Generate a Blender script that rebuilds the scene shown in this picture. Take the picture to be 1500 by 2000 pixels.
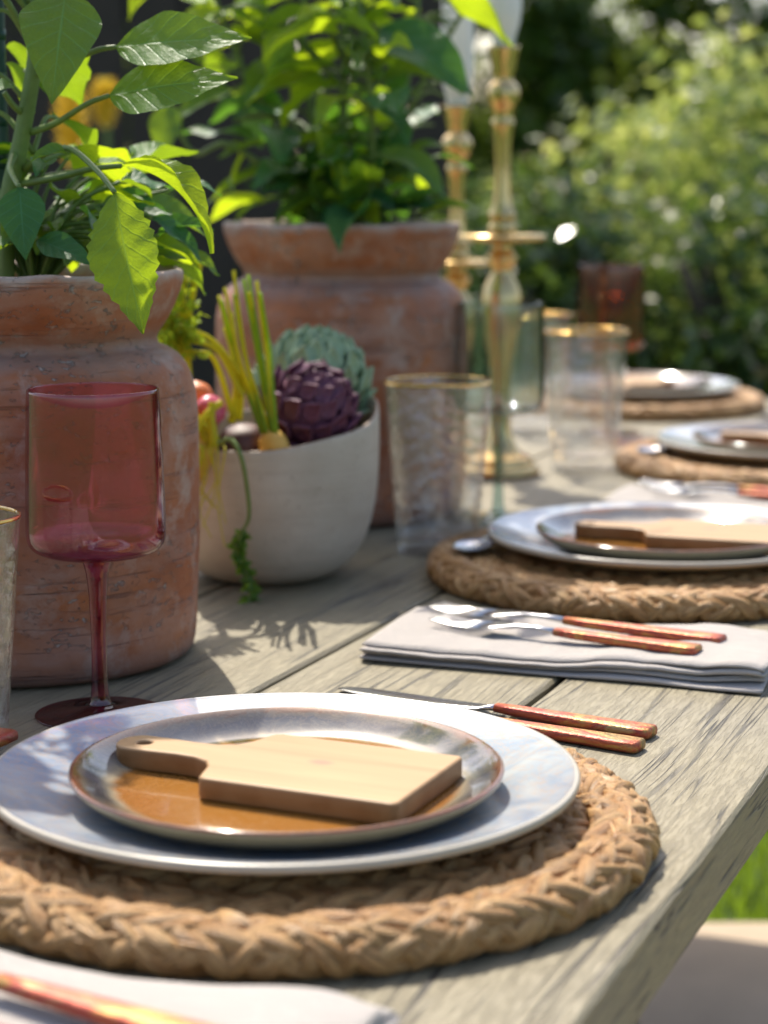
import bpy, math, random
import numpy as np
from mathutils import Vector, Matrix, Quaternion

# ------------------------------------------------------------------ camera, light
scene = bpy.context.scene
for o in list(bpy.data.objects): bpy.data.objects.remove(o)
COL = scene.collection
TOP = .78                      # table top above the ground
F, HOR, HC = 3900., 350., .338 # focal length in photo pixels, horizon row, eye above the table top
PITCH = math.atan((1000 - HOR) / F)
ALPHA = math.radians(22.3)     # table runs this far right of the line of sight

cam = bpy.data.cameras.new('camera')
camo = bpy.data.objects.new('camera', cam); COL.objects.link(camo)
camo.location = (0, 0, TOP + HC)
camo.rotation_euler = (math.pi/2 - PITCH, 0, 0)
cam.sensor_fit = 'VERTICAL'; cam.sensor_height = 36.; cam.sensor_width = 27.
cam.lens = F / 2000 * 36
cam.clip_start = .02; cam.clip_end = 500
cam.dof.use_dof = True; cam.dof.focus_distance = 1.19; cam.dof.aperture_fstop = 6.0
scene.camera = camo

SUN_EL, SUN_AZ = math.radians(52.5), math.radians(-15)   # azimuth from +Y (view) towards +X
world = bpy.data.worlds.new('World'); scene.world = world; world.use_nodes = True
wn = world.node_tree
bgn = wn.nodes['Background']
sky = wn.nodes.new('ShaderNodeTexSky'); sky.sky_type = 'NISHITA'; sky.sun_disc = False
sky.sun_elevation = SUN_EL; sky.sun_rotation = SUN_AZ; sky.altitude = 50; sky.dust_density = 3.; sky.ozone_density = .6
wn.links.new(sky.outputs[0], bgn.inputs[0]); bgn.inputs[1].default_value = .15
sl = bpy.data.lights.new('sun', 'SUN'); sl.energy = 4.1; sl.angle = math.radians(.53); sl.color = (1, .925, .80)
so = bpy.data.objects.new('sun', sl); COL.objects.link(so)
sdir = Vector((math.sin(SUN_AZ)*math.cos(SUN_EL), math.cos(SUN_AZ)*math.cos(SUN_EL), math.sin(SUN_EL)))
so.rotation_euler = (-sdir).to_track_quat('-Z', 'Y').to_euler(); so.location = sdir * 20
vs = scene.view_settings
vs.view_transform = 'Standard'; vs.look = 'None'; vs.gamma = 1; vs.exposure = .72; vs.use_curve_mapping = False
scene.render.engine = 'CYCLES'
cy = scene.cycles
cy.use_denoising = True; cy.max_bounces = 14; cy.transparent_max_bounces = 24; cy.transmission_bounces = 12
cy.caustics_refractive = False; cy.caustics_reflective = False; cy.sample_clamp_indirect = 6
try: cy.denoiser = 'OPENIMAGEDENOISE'
except Exception: pass

# ------------------------------------------------------------------ pixel / table geometry
ca, sa = math.cos(ALPHA), math.sin(ALPHA)
def W(u, v, z=0): return Vector((u*sa + v*ca, u*ca - v*sa, TOP + z))
def P(x, y, Y):
    """the point at forward distance Y that the photo shows at pixel x, y"""
    dx, dy = x - 750, y - 1000
    fy = F*math.cos(PITCH) - dy*math.sin(PITCH); fz = -F*math.sin(PITCH) - dy*math.cos(PITCH)
    t = Y / fy
    return Vector((dx*t, Y, TOP + HC + fz*t))
def PX(p):
    d = p.y*math.cos(PITCH) - (p.z-TOP-HC)*math.sin(PITCH); return 750 + F*p.x/d
def PXM(Y): return F / (Y*1.0)   # roughly pixels per metre at distance Y

# ------------------------------------------------------------------ mesh helpers
def mk(name, verts, faces, mat=None, parent=None, smooth=True, uvs=None, mats=None, midx=None):
    me = bpy.data.meshes.new(name)
    me.from_pydata([tuple(v) for v in verts], [], [tuple(f) for f in faces])
    if smooth and len(me.polygons): me.polygons.foreach_set('use_smooth', [True]*len(me.polygons))
    if uvs is not None:
        l = me.uv_layers.new(name='UVMap')
        li = np.zeros(len(me.loops), np.int32); me.loops.foreach_get('vertex_index', li)
        l.data.foreach_set('uv', np.asarray(uvs, np.float32)[li].ravel())
    for m in (mats or ([mat] if mat else [])): me.materials.append(m)
    if midx is not None: me.polygons.foreach_set('material_index', midx)
    me.update()
    return ob(name, me, parent)
def ob(name, me, parent=None):
    o = bpy.data.objects.new(name, me); COL.objects.link(o)
    if parent: o.parent = parent
    return o
def thing(name, label, cat, loc=(0,0,0), rz=0, group=None):
    o = bpy.data.objects.new(name, None); COL.objects.link(o)
    o.location = loc; o.rotation_euler = (0, 0, rz); o.empty_display_size = .02
    return tag(o, label, cat, group)
def tag(o, label=None, cat=None, group=None, kind=None):
    if label: o['label'] = label
    if cat: o['category'] = cat
    if group: o['group'] = group
    if kind: o['kind'] = kind
    return o
def copy_tree(o, parent=None):
    c = o.copy(); COL.objects.link(c); c.parent = parent
    for ch in list(o.children): copy_tree(ch, c)
    return c
def vnoise(seed):
    r = random.Random(seed)
    ks = [(Vector((r.gauss(0,1), r.gauss(0,1), r.gauss(0,1))), r.uniform(0, 6.28)) for _ in range(7)]
    def f(p, s=1.): return sum(math.sin(k.dot(p)*s + ph) for k, ph in ks) / 7
    return f

def lathe_data(prof, n=64, wob=None):
    V, Fc = [], []; rings = []
    for (r, z) in prof:
        if r <= 1e-6:
            rings.append([len(V)]); V.append((0, 0, z)); continue
        ring = []
        for i in range(n):
            t = 2*math.pi*i/n
            rr, zz = (r, z) if wob is None else wob(r, z, t)
            ring.append(len(V)); V.append((rr*math.cos(t), rr*math.sin(t), zz))
        rings.append(ring)
    for a, b in zip(rings, rings[1:]):
        if len(a) == 1 and len(b) == 1: continue
        for i in range(n):
            j = (i+1) % n
            if len(a) == 1: Fc.append((a[0], b[j], b[i]))
            elif len(b) == 1: Fc.append((a[i], a[j], b[0]))
            else: Fc.append((a[i], a[j], b[j], b[i]))
    return V, Fc
def lathe(name, prof, mat, parent, n=64, wob=None):
    V, Fc = lathe_data(prof, n, wob); return mk(name, V, Fc, mat, parent)
def smooth_prof(prof, k=3):
    """subdivide a profile with a Catmull-Rom curve"""
    out = []
    for i in range(len(prof)-1):
        p0 = prof[max(i-1,0)]; p1 = prof[i]; p2 = prof[i+1]; p3 = prof[min(i+2,len(prof)-1)]
        for j in range(k):
            t = j/k
            q = [.5*((2*p1[d]) + (-p0[d]+p2[d])*t + (2*p0[d]-5*p1[d]+4*p2[d]-p3[d])*t*t + (-p0[d]+3*p1[d]-3*p2[d]+p3[d])*t**3) for d in (0,1)]
            out.append((max(q[0],0), q[1]))
    out.append(prof[-1]); return out
def crv(pts, k=6):
    out = []
    pts = [Vector(p) for p in pts]
    for i in range(len(pts)-1):
        p0 = pts[max(i-1,0)]; p1 = pts[i]; p2 = pts[i+1]; p3 = pts[min(i+2,len(pts)-1)]
        for j in range(k):
            t = j/k
            out.append(.5*((2*p1) + (-p0+p2)*t + (2*p0-5*p1+4*p2-p3)*t*t + (-p0+3*p1-3*p2+p3)*t**3))
    out.append(pts[-1]); return out
def tube_data(path, rad, n=8, squash=1., base=0, ridge=0, nr=5):
    V, Fc = [], []
    m = len(path); up = Vector((0, 0, 1)); prev = None
    for i, p in enumerate(path):
        d = (path[min(i+1,m-1)] - path[max(i-1,0)]).normalized()
        if prev is None:
            x = d.cross(up)
            if x.length < 1e-3: x = Vector((1, 0, 0))
            x.normalize()
        else:
            x = (prev - d*prev.dot(d)).normalized()
        prev = x; y = x.cross(d)
        r = rad[i] if hasattr(rad, '__len__') else rad
        for k in range(n):
            t = 2*math.pi*k/n; rr = r*(1 + ridge*math.cos(nr*t))
            V.append(p + x*(math.cos(t)*rr) + y*(math.sin(t)*rr*squash))
    for i in range(m-1):
        for k in range(n):
            j = (k+1) % n
            Fc.append((base+i*n+k, base+i*n+j, base+(i+1)*n+j, base+(i+1)*n+k))
    Fc.append(tuple(base+k for k in range(n))[::-1]); Fc.append(tuple(base+(m-1)*n+k for k in range(n)))
    return V, Fc
class MB:
    def __init__(s): s.V = []; s.F = []
    def add(s, V, Fc):
        b = len(s.V); s.V += [tuple(v) for v in V]; s.F += [tuple(i+b for i in f) for f in Fc]; return s
    def tube(s, path, rad, n=8, **k): return s.add(*tube_data(path, rad, n, **k))
    def box(s, lo, hi, bev=0):
        (x0,y0,z0),(x1,y1,z1) = lo, hi
        b = bev
        if b <= 0:
            V = [(x,y,z) for z in (z0,z1) for y in (y0,y1) for x in (x0,x1)]
            return s.add(V, [(0,2,3,1),(4,5,7,6),(0,1,5,4),(2,6,7,3),(0,4,6,2),(1,3,7,5)])
        pr = [(x0+b,z0),(x1-b,z0),(x1,z0+b),(x1,z1-b),(x1-b,z1),(x0+b,z1),(x0,z1-b),(x0,z0+b)]
        V = []
        for (y, ins) in ((y0,b),(y0+b,0),(y1-b,0),(y1,b)):
            for (x,z) in pr:
                cx, cz = (x0+x1)/2, (z0+z1)/2
                V.append((x-math.copysign(ins,x-cx)*(1 if abs(x-cx)>(x1-x0)/2-b*1.5 else 0), y, z-math.copysign(ins,z-cz)*(1 if abs(z-cz)>(z1-z0)/2-b*1.5 else 0)))
        Fc = [tuple(range(8))]
        for i in range(3):
            for k in range(8):
                j = (k+1) % 8; Fc.append((i*8+k,(i+1)*8+k,(i+1)*8+j,i*8+j))
        Fc.append(tuple(range(24,32))[::-1])
        return s.add(V, Fc)
    def loft(s, secs, n=14, p=2.6):
        """secs: (y, x, z, half width, half height) cross-sections along y"""
        V, Fc = [], []
        for (y, x, z, w, h) in secs:
            for k in range(n):
                t = 2*math.pi*k/n; c, q = math.cos(t), math.sin(t)
                V.append((x + w*math.copysign(abs(c)**(2/p), c), y, z + h*math.copysign(abs(q)**(2/p), q)))
        m = len(secs)
        for i in range(m-1):
            for k in range(n):
                j = (k+1) % n; Fc.append((i*n+k, (i+1)*n+k, (i+1)*n+j, i*n+j))
        Fc.append(tuple(range(n))); Fc.append(tuple((m-1)*n+k for k in range(n))[::-1])
        return s.add(V, Fc)
    def build(s, name, mat, parent=None, smooth=True): return mk(name, s.V, s.F, mat, parent, smooth)

# ------------------------------------------------------------------ materials
class NT:
    def __init__(s, name):
        s.m = bpy.data.materials.new(name); s.m.use_nodes = True
        s.t = s.m.node_tree; s.b = s.t.nodes['Principled BSDF']; s.out = s.t.nodes['Material Output']
    def n(s, ty, ins=None, **pr):
        nd = s.t.nodes.new('ShaderNode' + ty)
        for k, v in pr.items(): setattr(nd, k, v)
        for k, v in (ins or {}).items(): s.put(nd.inputs[k], v)
        return nd
    def put(s, sock, v):
        if isinstance(v, bpy.types.NodeSocket): s.t.links.new(v, sock)
        elif isinstance(v, bpy.types.Node): s.t.links.new(v.outputs[0], sock)
        else:
            if sock.type == 'RGBA' and len(v) == 3: v = (*v, 1)
            sock.default_value = v
    def set(s, **k):
        for a, v in k.items(): s.put(s.b.inputs[a.replace('_', ' ')], v)
        return s
    def noise(s, vec, scale, detail=4, rough=.55, dist=0): return s.n('TexNoise', {'Vector': vec, 'Scale': scale, 'Detail': detail, 'Roughness': rough, 'Distortion': dist}).outputs[0]
    def ramp(s, fac, *stops):
        nd = s.n('ValToRGB', {'Fac': fac}); e = nd.color_ramp.elements
        while len(e) < len(stops): e.new(.5)
        for el, (p, c) in zip(e, stops):
            el.position = p; el.color = (c, c, c, 1) if not hasattr(c, '__len__') else (*c, 1)
        return nd.outputs[0]
    def mix(s, f, a, b, mode='MIX'):
        nd = s.n('Mix', data_type='RGBA', blend_type=mode)
        s.put(nd.inputs[0], f); s.put(nd.inputs[6], a); s.put(nd.inputs[7], b); return nd.outputs[2]
    def math(s, op, a, b=0.):
        nd = s.n('Math', operation=op); s.put(nd.inputs[0], a); s.put(nd.inputs[1], b); return nd.outputs[0]
    def coord(s, which='Object', scale=(1,1,1), rnd=False):
        c = s.n('TexCoord').outputs[which]
        if rnd:
            r = s.math('MULTIPLY', s.n('ObjectInfo').outputs['Random'], 43.7)
            c = s.n('VectorMath', {0: c, 1: s.n('CombineXYZ', {0: r, 1: r, 2: r})}, operation='ADD').outputs[0]
        if scale != (1,1,1): c = s.n('VectorMath', {0: c, 1: scale}, operation='MULTIPLY').outputs[0]
        return c
    def bump(s, h, strength=.3, dist=.002, normal=None):
        i = {'Height': h, 'Strength': strength, 'Distance': dist}
        if normal is not None: i['Normal'] = normal
        return s.n('Bump', i).outputs[0]

def m_plain(name, col, rough=.5, metal=0, var=.25, scale=40, bump=0.):
    t = NT(name); c = t.coord(rnd=True)
    nz = t.noise(c, scale, 5)
    t.set(Base_Color=t.mix(nz, tuple(x*(1-var) for x in col), tuple(min(1, x*(1+var)) for x in col)), Roughness=rough, Metallic=metal)
    if bump: t.set(Normal=t.bump(nz, bump))
    return t.m

def m_table():
    t = NT('weathered table wood')
    c = t.coord(rnd=True)
    def sc(v): return t.n('VectorMath', {0: c, 1: v}, operation='MULTIPLY').outputs[0]
    wig = t.n('VectorMath', {0: sc((1,.055,1)), 1: t.n('VectorMath', {0: t.n('TexNoise', {'Vector': sc((1,.25,1)), 'Scale': 7., 'Detail': 2.}).outputs[1], 1: (.05,.0,.0)}, operation='MULTIPLY').outputs[0]}, operation='ADD').outputs[0]
    grain = t.noise(wig, 170, 7, .6)
    fine = t.noise(wig, 330, 5, .6)
    crk = t.noise(wig, 150, 6, .62)
    msk = t.ramp(t.noise(sc((1,.35,1)), 11, 3), (.3, 0.), (.5, 1.))
    wig2 = t.n('VectorMath', {0: wig, 1: (1,.32,1)}, operation='MULTIPLY').outputs[0]
    c2 = t.noise(wig2, 105, 3, .5)
    crack = t.ramp(t.math('ABSOLUTE', t.math('SUBTRACT', c2, .47)), (.006, 0.), (.024, 1.))
    crack = t.math('MAXIMUM', crack, t.ramp(t.noise(sc((1,.14,1)), 30, 3, .6), (.40, 1.), (.5, 0.)))
    crack = t.math('MAXIMUM', crack, t.math('MULTIPLY', t.math('SUBTRACT', 1., msk), .75))
    pit = t.ramp(t.noise(sc((1,.09,1)), 520, 5, .7), (.36, 0.), (.52, 1.))
    base = t.mix(t.ramp(grain, (.3, 0.), (.7, 1.)), (.165,.135,.072), (.255,.218,.13))
    base = t.mix(t.math('MULTIPLY', t.ramp(t.noise(c, 3.5, 3), (.35, 0.), (.7, 1.)), .45), base, (.22,.20,.15))
    base = t.mix(t.math('MULTIPLY', fine, .35), base, (.285,.245,.155))
    base = t.mix(t.math('MULTIPLY', t.math('SUBTRACT', 1., pit), .3), base, (.12,.10,.07))
    base = t.mix(crack, (.035,.03,.022), base)
    h = t.math('ADD', t.math('MULTIPLY', grain, .5), t.math('ADD', t.math('MULTIPLY', crack, 1.), t.math('MULTIPLY', pit, .3)))
    t.set(Base_Color=base, Roughness=t.ramp(grain, (.2,.42),(.8,.62)), Normal=t.bump(h, .75, .0014))
    t.b.inputs['Specular IOR Level'].default_value = .55
    return t.m
def m_terracotta():
    t = NT('old terracotta'); c = t.coord()
    def sc(v): return t.n('VectorMath', {0: c, 1: v}, operation='MULTIPLY').outputs[0]
    big = t.noise(c, 9, 5, .6, .4); mid = t.noise(c, 38, 6, .65)
    base = t.mix(t.ramp(big, (.3,0.),(.7,1.)), (.30,.075,.022), (.47,.17,.06))
    base = t.mix(t.math('MULTIPLY', t.ramp(mid, (.35,0.),(.75,1.)), .6), base, (.17,.06,.03))
    base = t.mix(t.math('MULTIPLY', t.ramp(t.noise(sc((1,1,2.5)), 14, 5, .6), (.42,0.),(.68,1.)), .7), base, (.40,.24,.185))
    lines = t.noise(t.n('VectorMath', {0: c, 1: (.03,.03,1)}, operation='MULTIPLY').outputs[0], 190, 4, .7)
    lmask = t.ramp(t.noise(sc((1,1,6)), 12, 3), (.45,0.),(.65,1.))
    ldark = t.math('MULTIPLY', t.ramp(lines, (.3,1.),(.42,0.)), lmask)
    base = t.mix(t.math('MULTIPLY', ldark, .7), base, (.12,.055,.035))
    base = t.mix(t.math('MULTIPLY', t.ramp(t.noise(c, 24, 7, .72, .3), (.52,0.),(.66,1.)), .5), base, (.50,.42,.36))
    scf = t.ramp(t.noise(sc((1,1,1.7)), 120, 6, .72, .5), (.585,0.),(.63,1.))
    scm = t.ramp(t.noise(c, 15, 2), (.46,0.),(.58,1.))
    scuff = t.math('MULTIPLY', scf, scm)
    base = t.mix(t.math('MULTIPLY', scuff, .8), base, (.52,.47,.42))
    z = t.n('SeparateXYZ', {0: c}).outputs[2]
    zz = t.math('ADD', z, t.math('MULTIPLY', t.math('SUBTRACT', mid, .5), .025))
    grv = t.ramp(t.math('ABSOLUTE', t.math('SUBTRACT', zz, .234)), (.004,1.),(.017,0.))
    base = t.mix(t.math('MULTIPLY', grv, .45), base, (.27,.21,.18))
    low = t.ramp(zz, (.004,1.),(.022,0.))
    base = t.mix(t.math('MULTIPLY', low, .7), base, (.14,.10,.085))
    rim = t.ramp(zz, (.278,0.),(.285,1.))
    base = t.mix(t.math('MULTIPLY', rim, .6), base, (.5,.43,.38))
    h = t.math('ADD', t.math('MULTIPLY', mid, .5), t.math('SUBTRACT', t.math('MULTIPLY', scuff, -.8), ldark))
    t.set(Base_Color=base, Roughness=.62, Normal=t.bump(h, .9, .0025))
    return t.m
def radius_of(t, c):
    s = t.n('SeparateXYZ', {0: c}); return t.math('SQRT', t.math('ADD', t.math('POWER', s.outputs[0], 2.), t.math('POWER', s.outputs[1], 2.))), s.outputs
def m_dinner():
    t = NT('pale reactive glaze'); c = t.coord(); cr = t.coord(rnd=True)
    r, s = radius_of(t, c)
    n1 = t.noise(cr, 22, 4, .6, 1.5); n2 = t.noise(cr, 60, 5, .6, 2.2)
    base = t.mix(t.ramp(n1, (.32,0.),(.68,1.)), (.25,.325,.43), (.47,.49,.495))  # blue of the glaze raised to carry the reflected sky
    vein = t.math('MULTIPLY', t.ramp(n2, (.46,0.),(.5,1.),(.54,0.)), .5)
    base = t.mix(vein, base, (.55,.38,.24))
    edge = t.ramp(r, (.1485,0.),(.1515,1.))
    base = t.mix(t.math('MULTIPLY', edge, .55), base, (.52,.45,.33))
    t.set(Base_Color=base, Roughness=.16, Normal=t.bump(n2, .10, .002))
    t.b.inputs['Coat Weight'].default_value = .5; t.b.inputs['Coat Roughness'].default_value = .08
    return t.m
def m_dinner_under():
    t = NT('pale glaze underside'); cr = t.coord(rnd=True)
    n1 = t.noise(cr, 30, 4, .6, 1.)
    t.set(Base_Color=t.mix(n1, (.36,.32,.25), (.5,.45,.36)), Roughness=.3); return t.m
def m_salad():
    t = NT('amber and blue reactive glaze'); c = t.coord(); cr = t.coord(rnd=True)
    r, s = radius_of(t, c)
    n1 = t.noise(cr, 28, 5, .65, 1.2); n2 = t.noise(cr, 90, 5, .6, 2.)
    rr = t.math('ADD', r, t.math('MULTIPLY', t.math('SUBTRACT', n1, .5), .016))
    ring = t.ramp(t.math('MULTIPLY', rr, 5.), (0., (.36,.155,.022)), (.425, (.30,.12,.02)), (.45, (.34,.29,.2)), (.475, (.15,.16,.16)), (.505, (.05,.065,.09)), (.525, (.10,.095,.08)), (.536, (.10,.04,.02)), (.56, (.22,.075,.028)))  # dark bands: blue glaze darkened further for the reflection of the hedge
    base = t.mix(t.math('MULTIPLY', t.ramp(n2, (.46,0.),(.5,1.),(.54,0.)), .14), ring, (.55,.42,.26))
    base = t.mix(t.math('MULTIPLY', n1, .2), base, (.2,.09,.02))
    t.set(Base_Color=base, Roughness=.14, Normal=t.bump(n1, .08, .002))
    t.b.inputs['Coat Weight'].default_value = .6; t.b.inputs['Coat Roughness'].default_value = .05
    return t.m
def m_salad_under():
    t = NT('olive tan glaze'); cr = t.coord(rnd=True); n1 = t.noise(cr, 40, 4, .6, 1.)
    t.set(Base_Color=t.mix(n1, (.17,.14,.075), (.27,.22,.125)), Roughness=.3); return t.m
def m_board():
    t = NT('acacia board wood'); c = t.coord(rnd=True)
    w = t.n('VectorMath', {0: c, 1: (.08,1,1)}, operation='MULTIPLY').outputs[0]
    g = t.noise(w, 120, 6, .6, .6); g2 = t.noise(w, 38, 3, .5, .8)
    base = t.mix(t.ramp(g2, (.3,0.),(.7,1.)), (.34,.185,.07), (.48,.30,.14))
    base = t.mix(t.math('MULTIPLY', g, .5), base, (.26,.15,.062))
    oc = t.coord()
    d = t.n('VectorMath', {0: oc, 1: (-.008,.004,.0)}, operation='SUBTRACT').outputs[0]
    d = t.n('VectorMath', {0: d, 1: (.6,1,.3)}, operation='MULTIPLY').outputs[0]
    L = t.n('VectorMath', {0: d}, operation='LENGTH').outputs['Value']
    L = t.math('ADD', L, t.math('MULTIPLY', t.math('SUBTRACT', g2, .5), .004))
    base = t.mix(t.ramp(t.math('MULTIPLY', L, 100.), (.25,1.),(.55,0.)), base, (.30,.14,.08))
    side = t.math('ABSOLUTE', t.n('SeparateXYZ', {0: t.n('TexCoord').outputs['Normal']}).outputs[2])
    burn_bounce = t.math('MULTIPLY', t.math('SUBTRACT', 1., side), t.ramp(t.noise(oc, 30, 4, .6), (.42,.75),(.62,1.)))
    base = t.mix(burn_bounce, base, (.19,.08,.018))  # browner sides: burnt tone plus amber bounce from the plate in the colour
    t.set(Base_Color=base, Roughness=.5, Normal=t.bump(g, .12, .001)); return t.m
def m_hyacinth():
    t = NT('dried water hyacinth'); uv = t.n('TexCoord').outputs['UV']
    r = t.n('ObjectInfo').outputs['Random']
    v = t.n('VectorMath', {0: uv, 1: t.n('CombineXYZ', {0: t.math('MULTIPLY', r, 31.), 1: r, 2: 0.})}, operation='ADD').outputs[0]
    fib = t.noise(t.n('VectorMath', {0: v, 1: (7,60,1)}, operation='MULTIPLY').outputs[0], 1., 5, .65)
    pat = t.noise(t.n('VectorMath', {0: v, 1: (2.2,2.2,1)}, operation='MULTIPLY').outputs[0], 1., 4, .6)
    base = t.mix(t.ramp(pat, (.3,0.),(.7,1.)), (.45,.205,.055), (.74,.46,.19))
    base = t.mix(t.math('MULTIPLY', t.ramp(fib, (.40,1.),(.52,0.)), .85), base, (.19,.085,.03))
    base = t.mix(t.math('MULTIPLY', t.ramp(fib, (.6,0.),(.8,1.)), .35), base, (.7,.52,.32))
    t.set(Base_Color=base, Roughness=.45, Normal=t.bump(fib, .9, .002)); return t.m
def m_linen(tint=(.47,.425,.385)):
    t = NT('washed linen'); c = t.coord()
    a = t.n('TexWave', {'Vector': c, 'Scale': 260., 'Distortion': 1.5, 'Detail': 2.}, bands_direction='X').outputs[0]
    b = t.n('TexWave', {'Vector': c, 'Scale': 260., 'Distortion': 1.5, 'Detail': 2.}, bands_direction='Y').outputs[0]
    n = t.math('ADD', t.noise(c, 30, 4), t.math('MULTIPLY', t.ramp(t.math('ABSOLUTE', t.math('SUBTRACT', t.noise(c, 16, 3, .55, .8), .5)), (.0,1.),(.03,0.)), .5))
    t.set(Base_Color=t.mix(n, tuple(x*.9 for x in tint), tint), Roughness=.85, Normal=t.bump(t.math('ADD', t.math('MULTIPLY', t.math('ADD', a, b), .35), n), .6, .0014))
    t.b.inputs['Sheen Weight'].default_value = .2
    return t.m
def m_handle():
    t = NT('fired copper'); c = t.coord(rnd=True)
    w = t.n('VectorMath', {0: c, 1: (1,.35,1)}, operation='MULTIPLY').outputs[0]
    n1 = t.noise(w, 70, 5, .65, 1.); n2 = t.noise(c, 420, 3, .6)
    col = t.ramp(n1, (.28,(.16,.11,.04)), (.40,(.42,.24,.07)), (.47,(.44,.13,.05)), (.57,(.30,.05,.04)), (.68,(.38,.26,.11)))
    t.set(Base_Color=col, Metallic=.55, Roughness=.42, Normal=t.bump(t.math('ADD', n2, n1), .6, .0012)); return t.m
def m_leaf(name, green, back, trans=.42, rough=.34, veins=7., blot=None):
    t = NT(name); uv = t.n('TexCoord').outputs['UV']; s = t.n('SeparateXYZ', {0: uv})
    rnd = t.n('ObjectInfo').outputs['Random']
    x = t.math('ABSOLUTE', t.math('SUBTRACT', s.outputs[0], .5)); y = s.outputs[1]
    mid = t.ramp(x, (.006,1.),(.022,0.))
    ph = t.math('FRACT', t.math('MULTIPLY', t.math('SUBTRACT', y, t.math('MULTIPLY', t.math('POWER', x, .85), .42)), veins))
    side = t.ramp(t.math('ABSOLUTE', t.math('SUBTRACT', ph, .5)), (.03,1.),(.085,0.))
    vein = t.math('MAXIMUM', mid, t.math('MULTIPLY', side, .55))
    puff = t.math('SINE', t.math('MULTIPLY', ph, math.pi))
    c = t.coord(rnd=True); nz = t.noise(c, 45, 5)
    g = t.mix(nz, tuple(q*.72 for q in green), tuple(q*1.3 for q in green))
    g = t.mix(t.math('MULTIPLY', rnd, .35), g, tuple(q*.7+w*.25 for q, w in zip(green, back)))
    g = t.mix(t.math('MULTIPLY', vein, .8), g, tuple(min(1, q*2.2+.03) for q in green))
    tr = t.mix(t.math('MULTIPLY', vein, .4), t.mix(nz, tuple(q*.8 for q in back), back), tuple(q*.55 for q in back))
    if blot:
        b = t.ramp(t.noise(c, 60, 4, .6, .6), (.66,0.),(.72,1.)); g = t.mix(b, g, blot); 
    h = t.math('ADD', t.math('MULTIPLY', puff, -.15), t.math('ADD', t.math('MULTIPLY', vein, -.5), t.math('MULTIPLY', nz, .4)))
    vo = t.n('TexVoronoi', {'Vector': t.n('VectorMath', {0: uv, 1: (13.,24.,1.)}, operation='MULTIPLY').outputs[0], 'Scale': 1.}, feature='DISTANCE_TO_EDGE').outputs[0]
    net = t.ramp(vo, (.02,1.),(.09,0.))
    g = t.mix(t.math('MULTIPLY', net, .22), g, tuple(min(1, q*1.9+.02) for q in green)); tr = t.mix(t.math('MULTIPLY', net, .25), tr, tuple(q*.6 for q in back))
    h = t.math('SUBTRACT', h, t.math('MULTIPLY', net, .04))
    rough = t.ramp(t.noise(c, 26, 4), (.35, max(.3, rough-.08)), (.65, rough+.14))
    bp = t.bump(h, .45, .002)
    t.set(Base_Color=g, Roughness=rough, Normal=bp); t.b.inputs['Specular IOR Level'].default_value = .24
    td = t.n('BsdfTranslucent', {'Color': tr, 'Normal': bp})
    mx = t.n('MixShader', {0: trans, 1: t.b.outputs[0], 2: td.outputs[0]})
    t.t.links.new(mx.outputs[0], t.out.inputs[0]); return t.m
def m_foliage(name, cols, back, trans=.35, rough=.3):
    """far foliage: colour varies per leaf through a face attribute"""
    t = NT(name); a = t.n('Attribute', attribute_name='rnd').outputs['Fac']
    k = len(cols); g = t.ramp(a, *[(i/(k-1), c) for i, c in enumerate(cols)])
    t.set(Base_Color=g, Roughness=rough)
    td = t.n('BsdfTranslucent', {'Color': t.mix(.5, t.mix(1., g, (2.2,2.2,1.2), 'MULTIPLY'), back)})
    mx = t.n('MixShader', {0: trans, 1: t.b.outputs[0], 2: td.outputs[0]})
    t.t.links.new(mx.outputs[0], t.out.inputs[0]); return t.m
def m_thinglass(name, tint, rough=.02, hammer=0., edge=.75, refr=.0):
    """thin-walled glass: tinted see-through plus surface reflection; walls look deeper edge-on"""
    t = NT(name); c = t.coord()
    lw = t.n('LayerWeight', {'Blend': .35}); fc = lw.outputs['Facing']
    deep = tuple(q**2.6*edge for q in tint)
    col = t.mix(t.ramp(fc, (.35,0.),(.97,1.)), tint, deep)
    bp = None
    if hammer:
        h = t.n('TexVoronoi', {'Vector': c, 'Scale': 130.}, feature='SMOOTH_F1').outputs[0]
        h2 = t.noise(c, 60, 3); bp = t.bump(t.math('ADD', h, h2), hammer, .004)
    tr = t.n('BsdfTransparent', {'Color': col})
    gl = t.n('BsdfGlossy', {'Color': (1,1,1), 'Roughness': rough})
    lf = t.n('LayerWeight', {'Blend': .5})
    if bp is not None: t.put(gl.inputs['Normal'], bp); t.put(lf.inputs['Normal'], bp)
    frs = t.math('ADD', t.math('MULTIPLY', t.math('POWER', lf.outputs['Facing'], 5.), .9), .07)
    base = tr.outputs[0]
    if refr:
        rf = t.n('BsdfRefraction', {'Color': col, 'Roughness': 0., 'IOR': 1.18})
        if bp is not None: t.put(rf.inputs['Normal'], bp)
        base = t.n('MixShader', {0: refr, 1: base, 2: rf.outputs[0]}).outputs[0]
    mx = t.n('MixShader', {0: frs, 1: base, 2: gl.outputs[0]})
    t.t.links.new(mx.outputs[0], t.out.inputs[0]); t.t.nodes.remove(t.b); return t.m
def m_solidglass(name, col):
    t = NT(name); t.set(Base_Color=col, Roughness=.01, IOR=1.48); t.b.inputs['Transmission Weight'].default_value = 1.; return t.m

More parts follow.
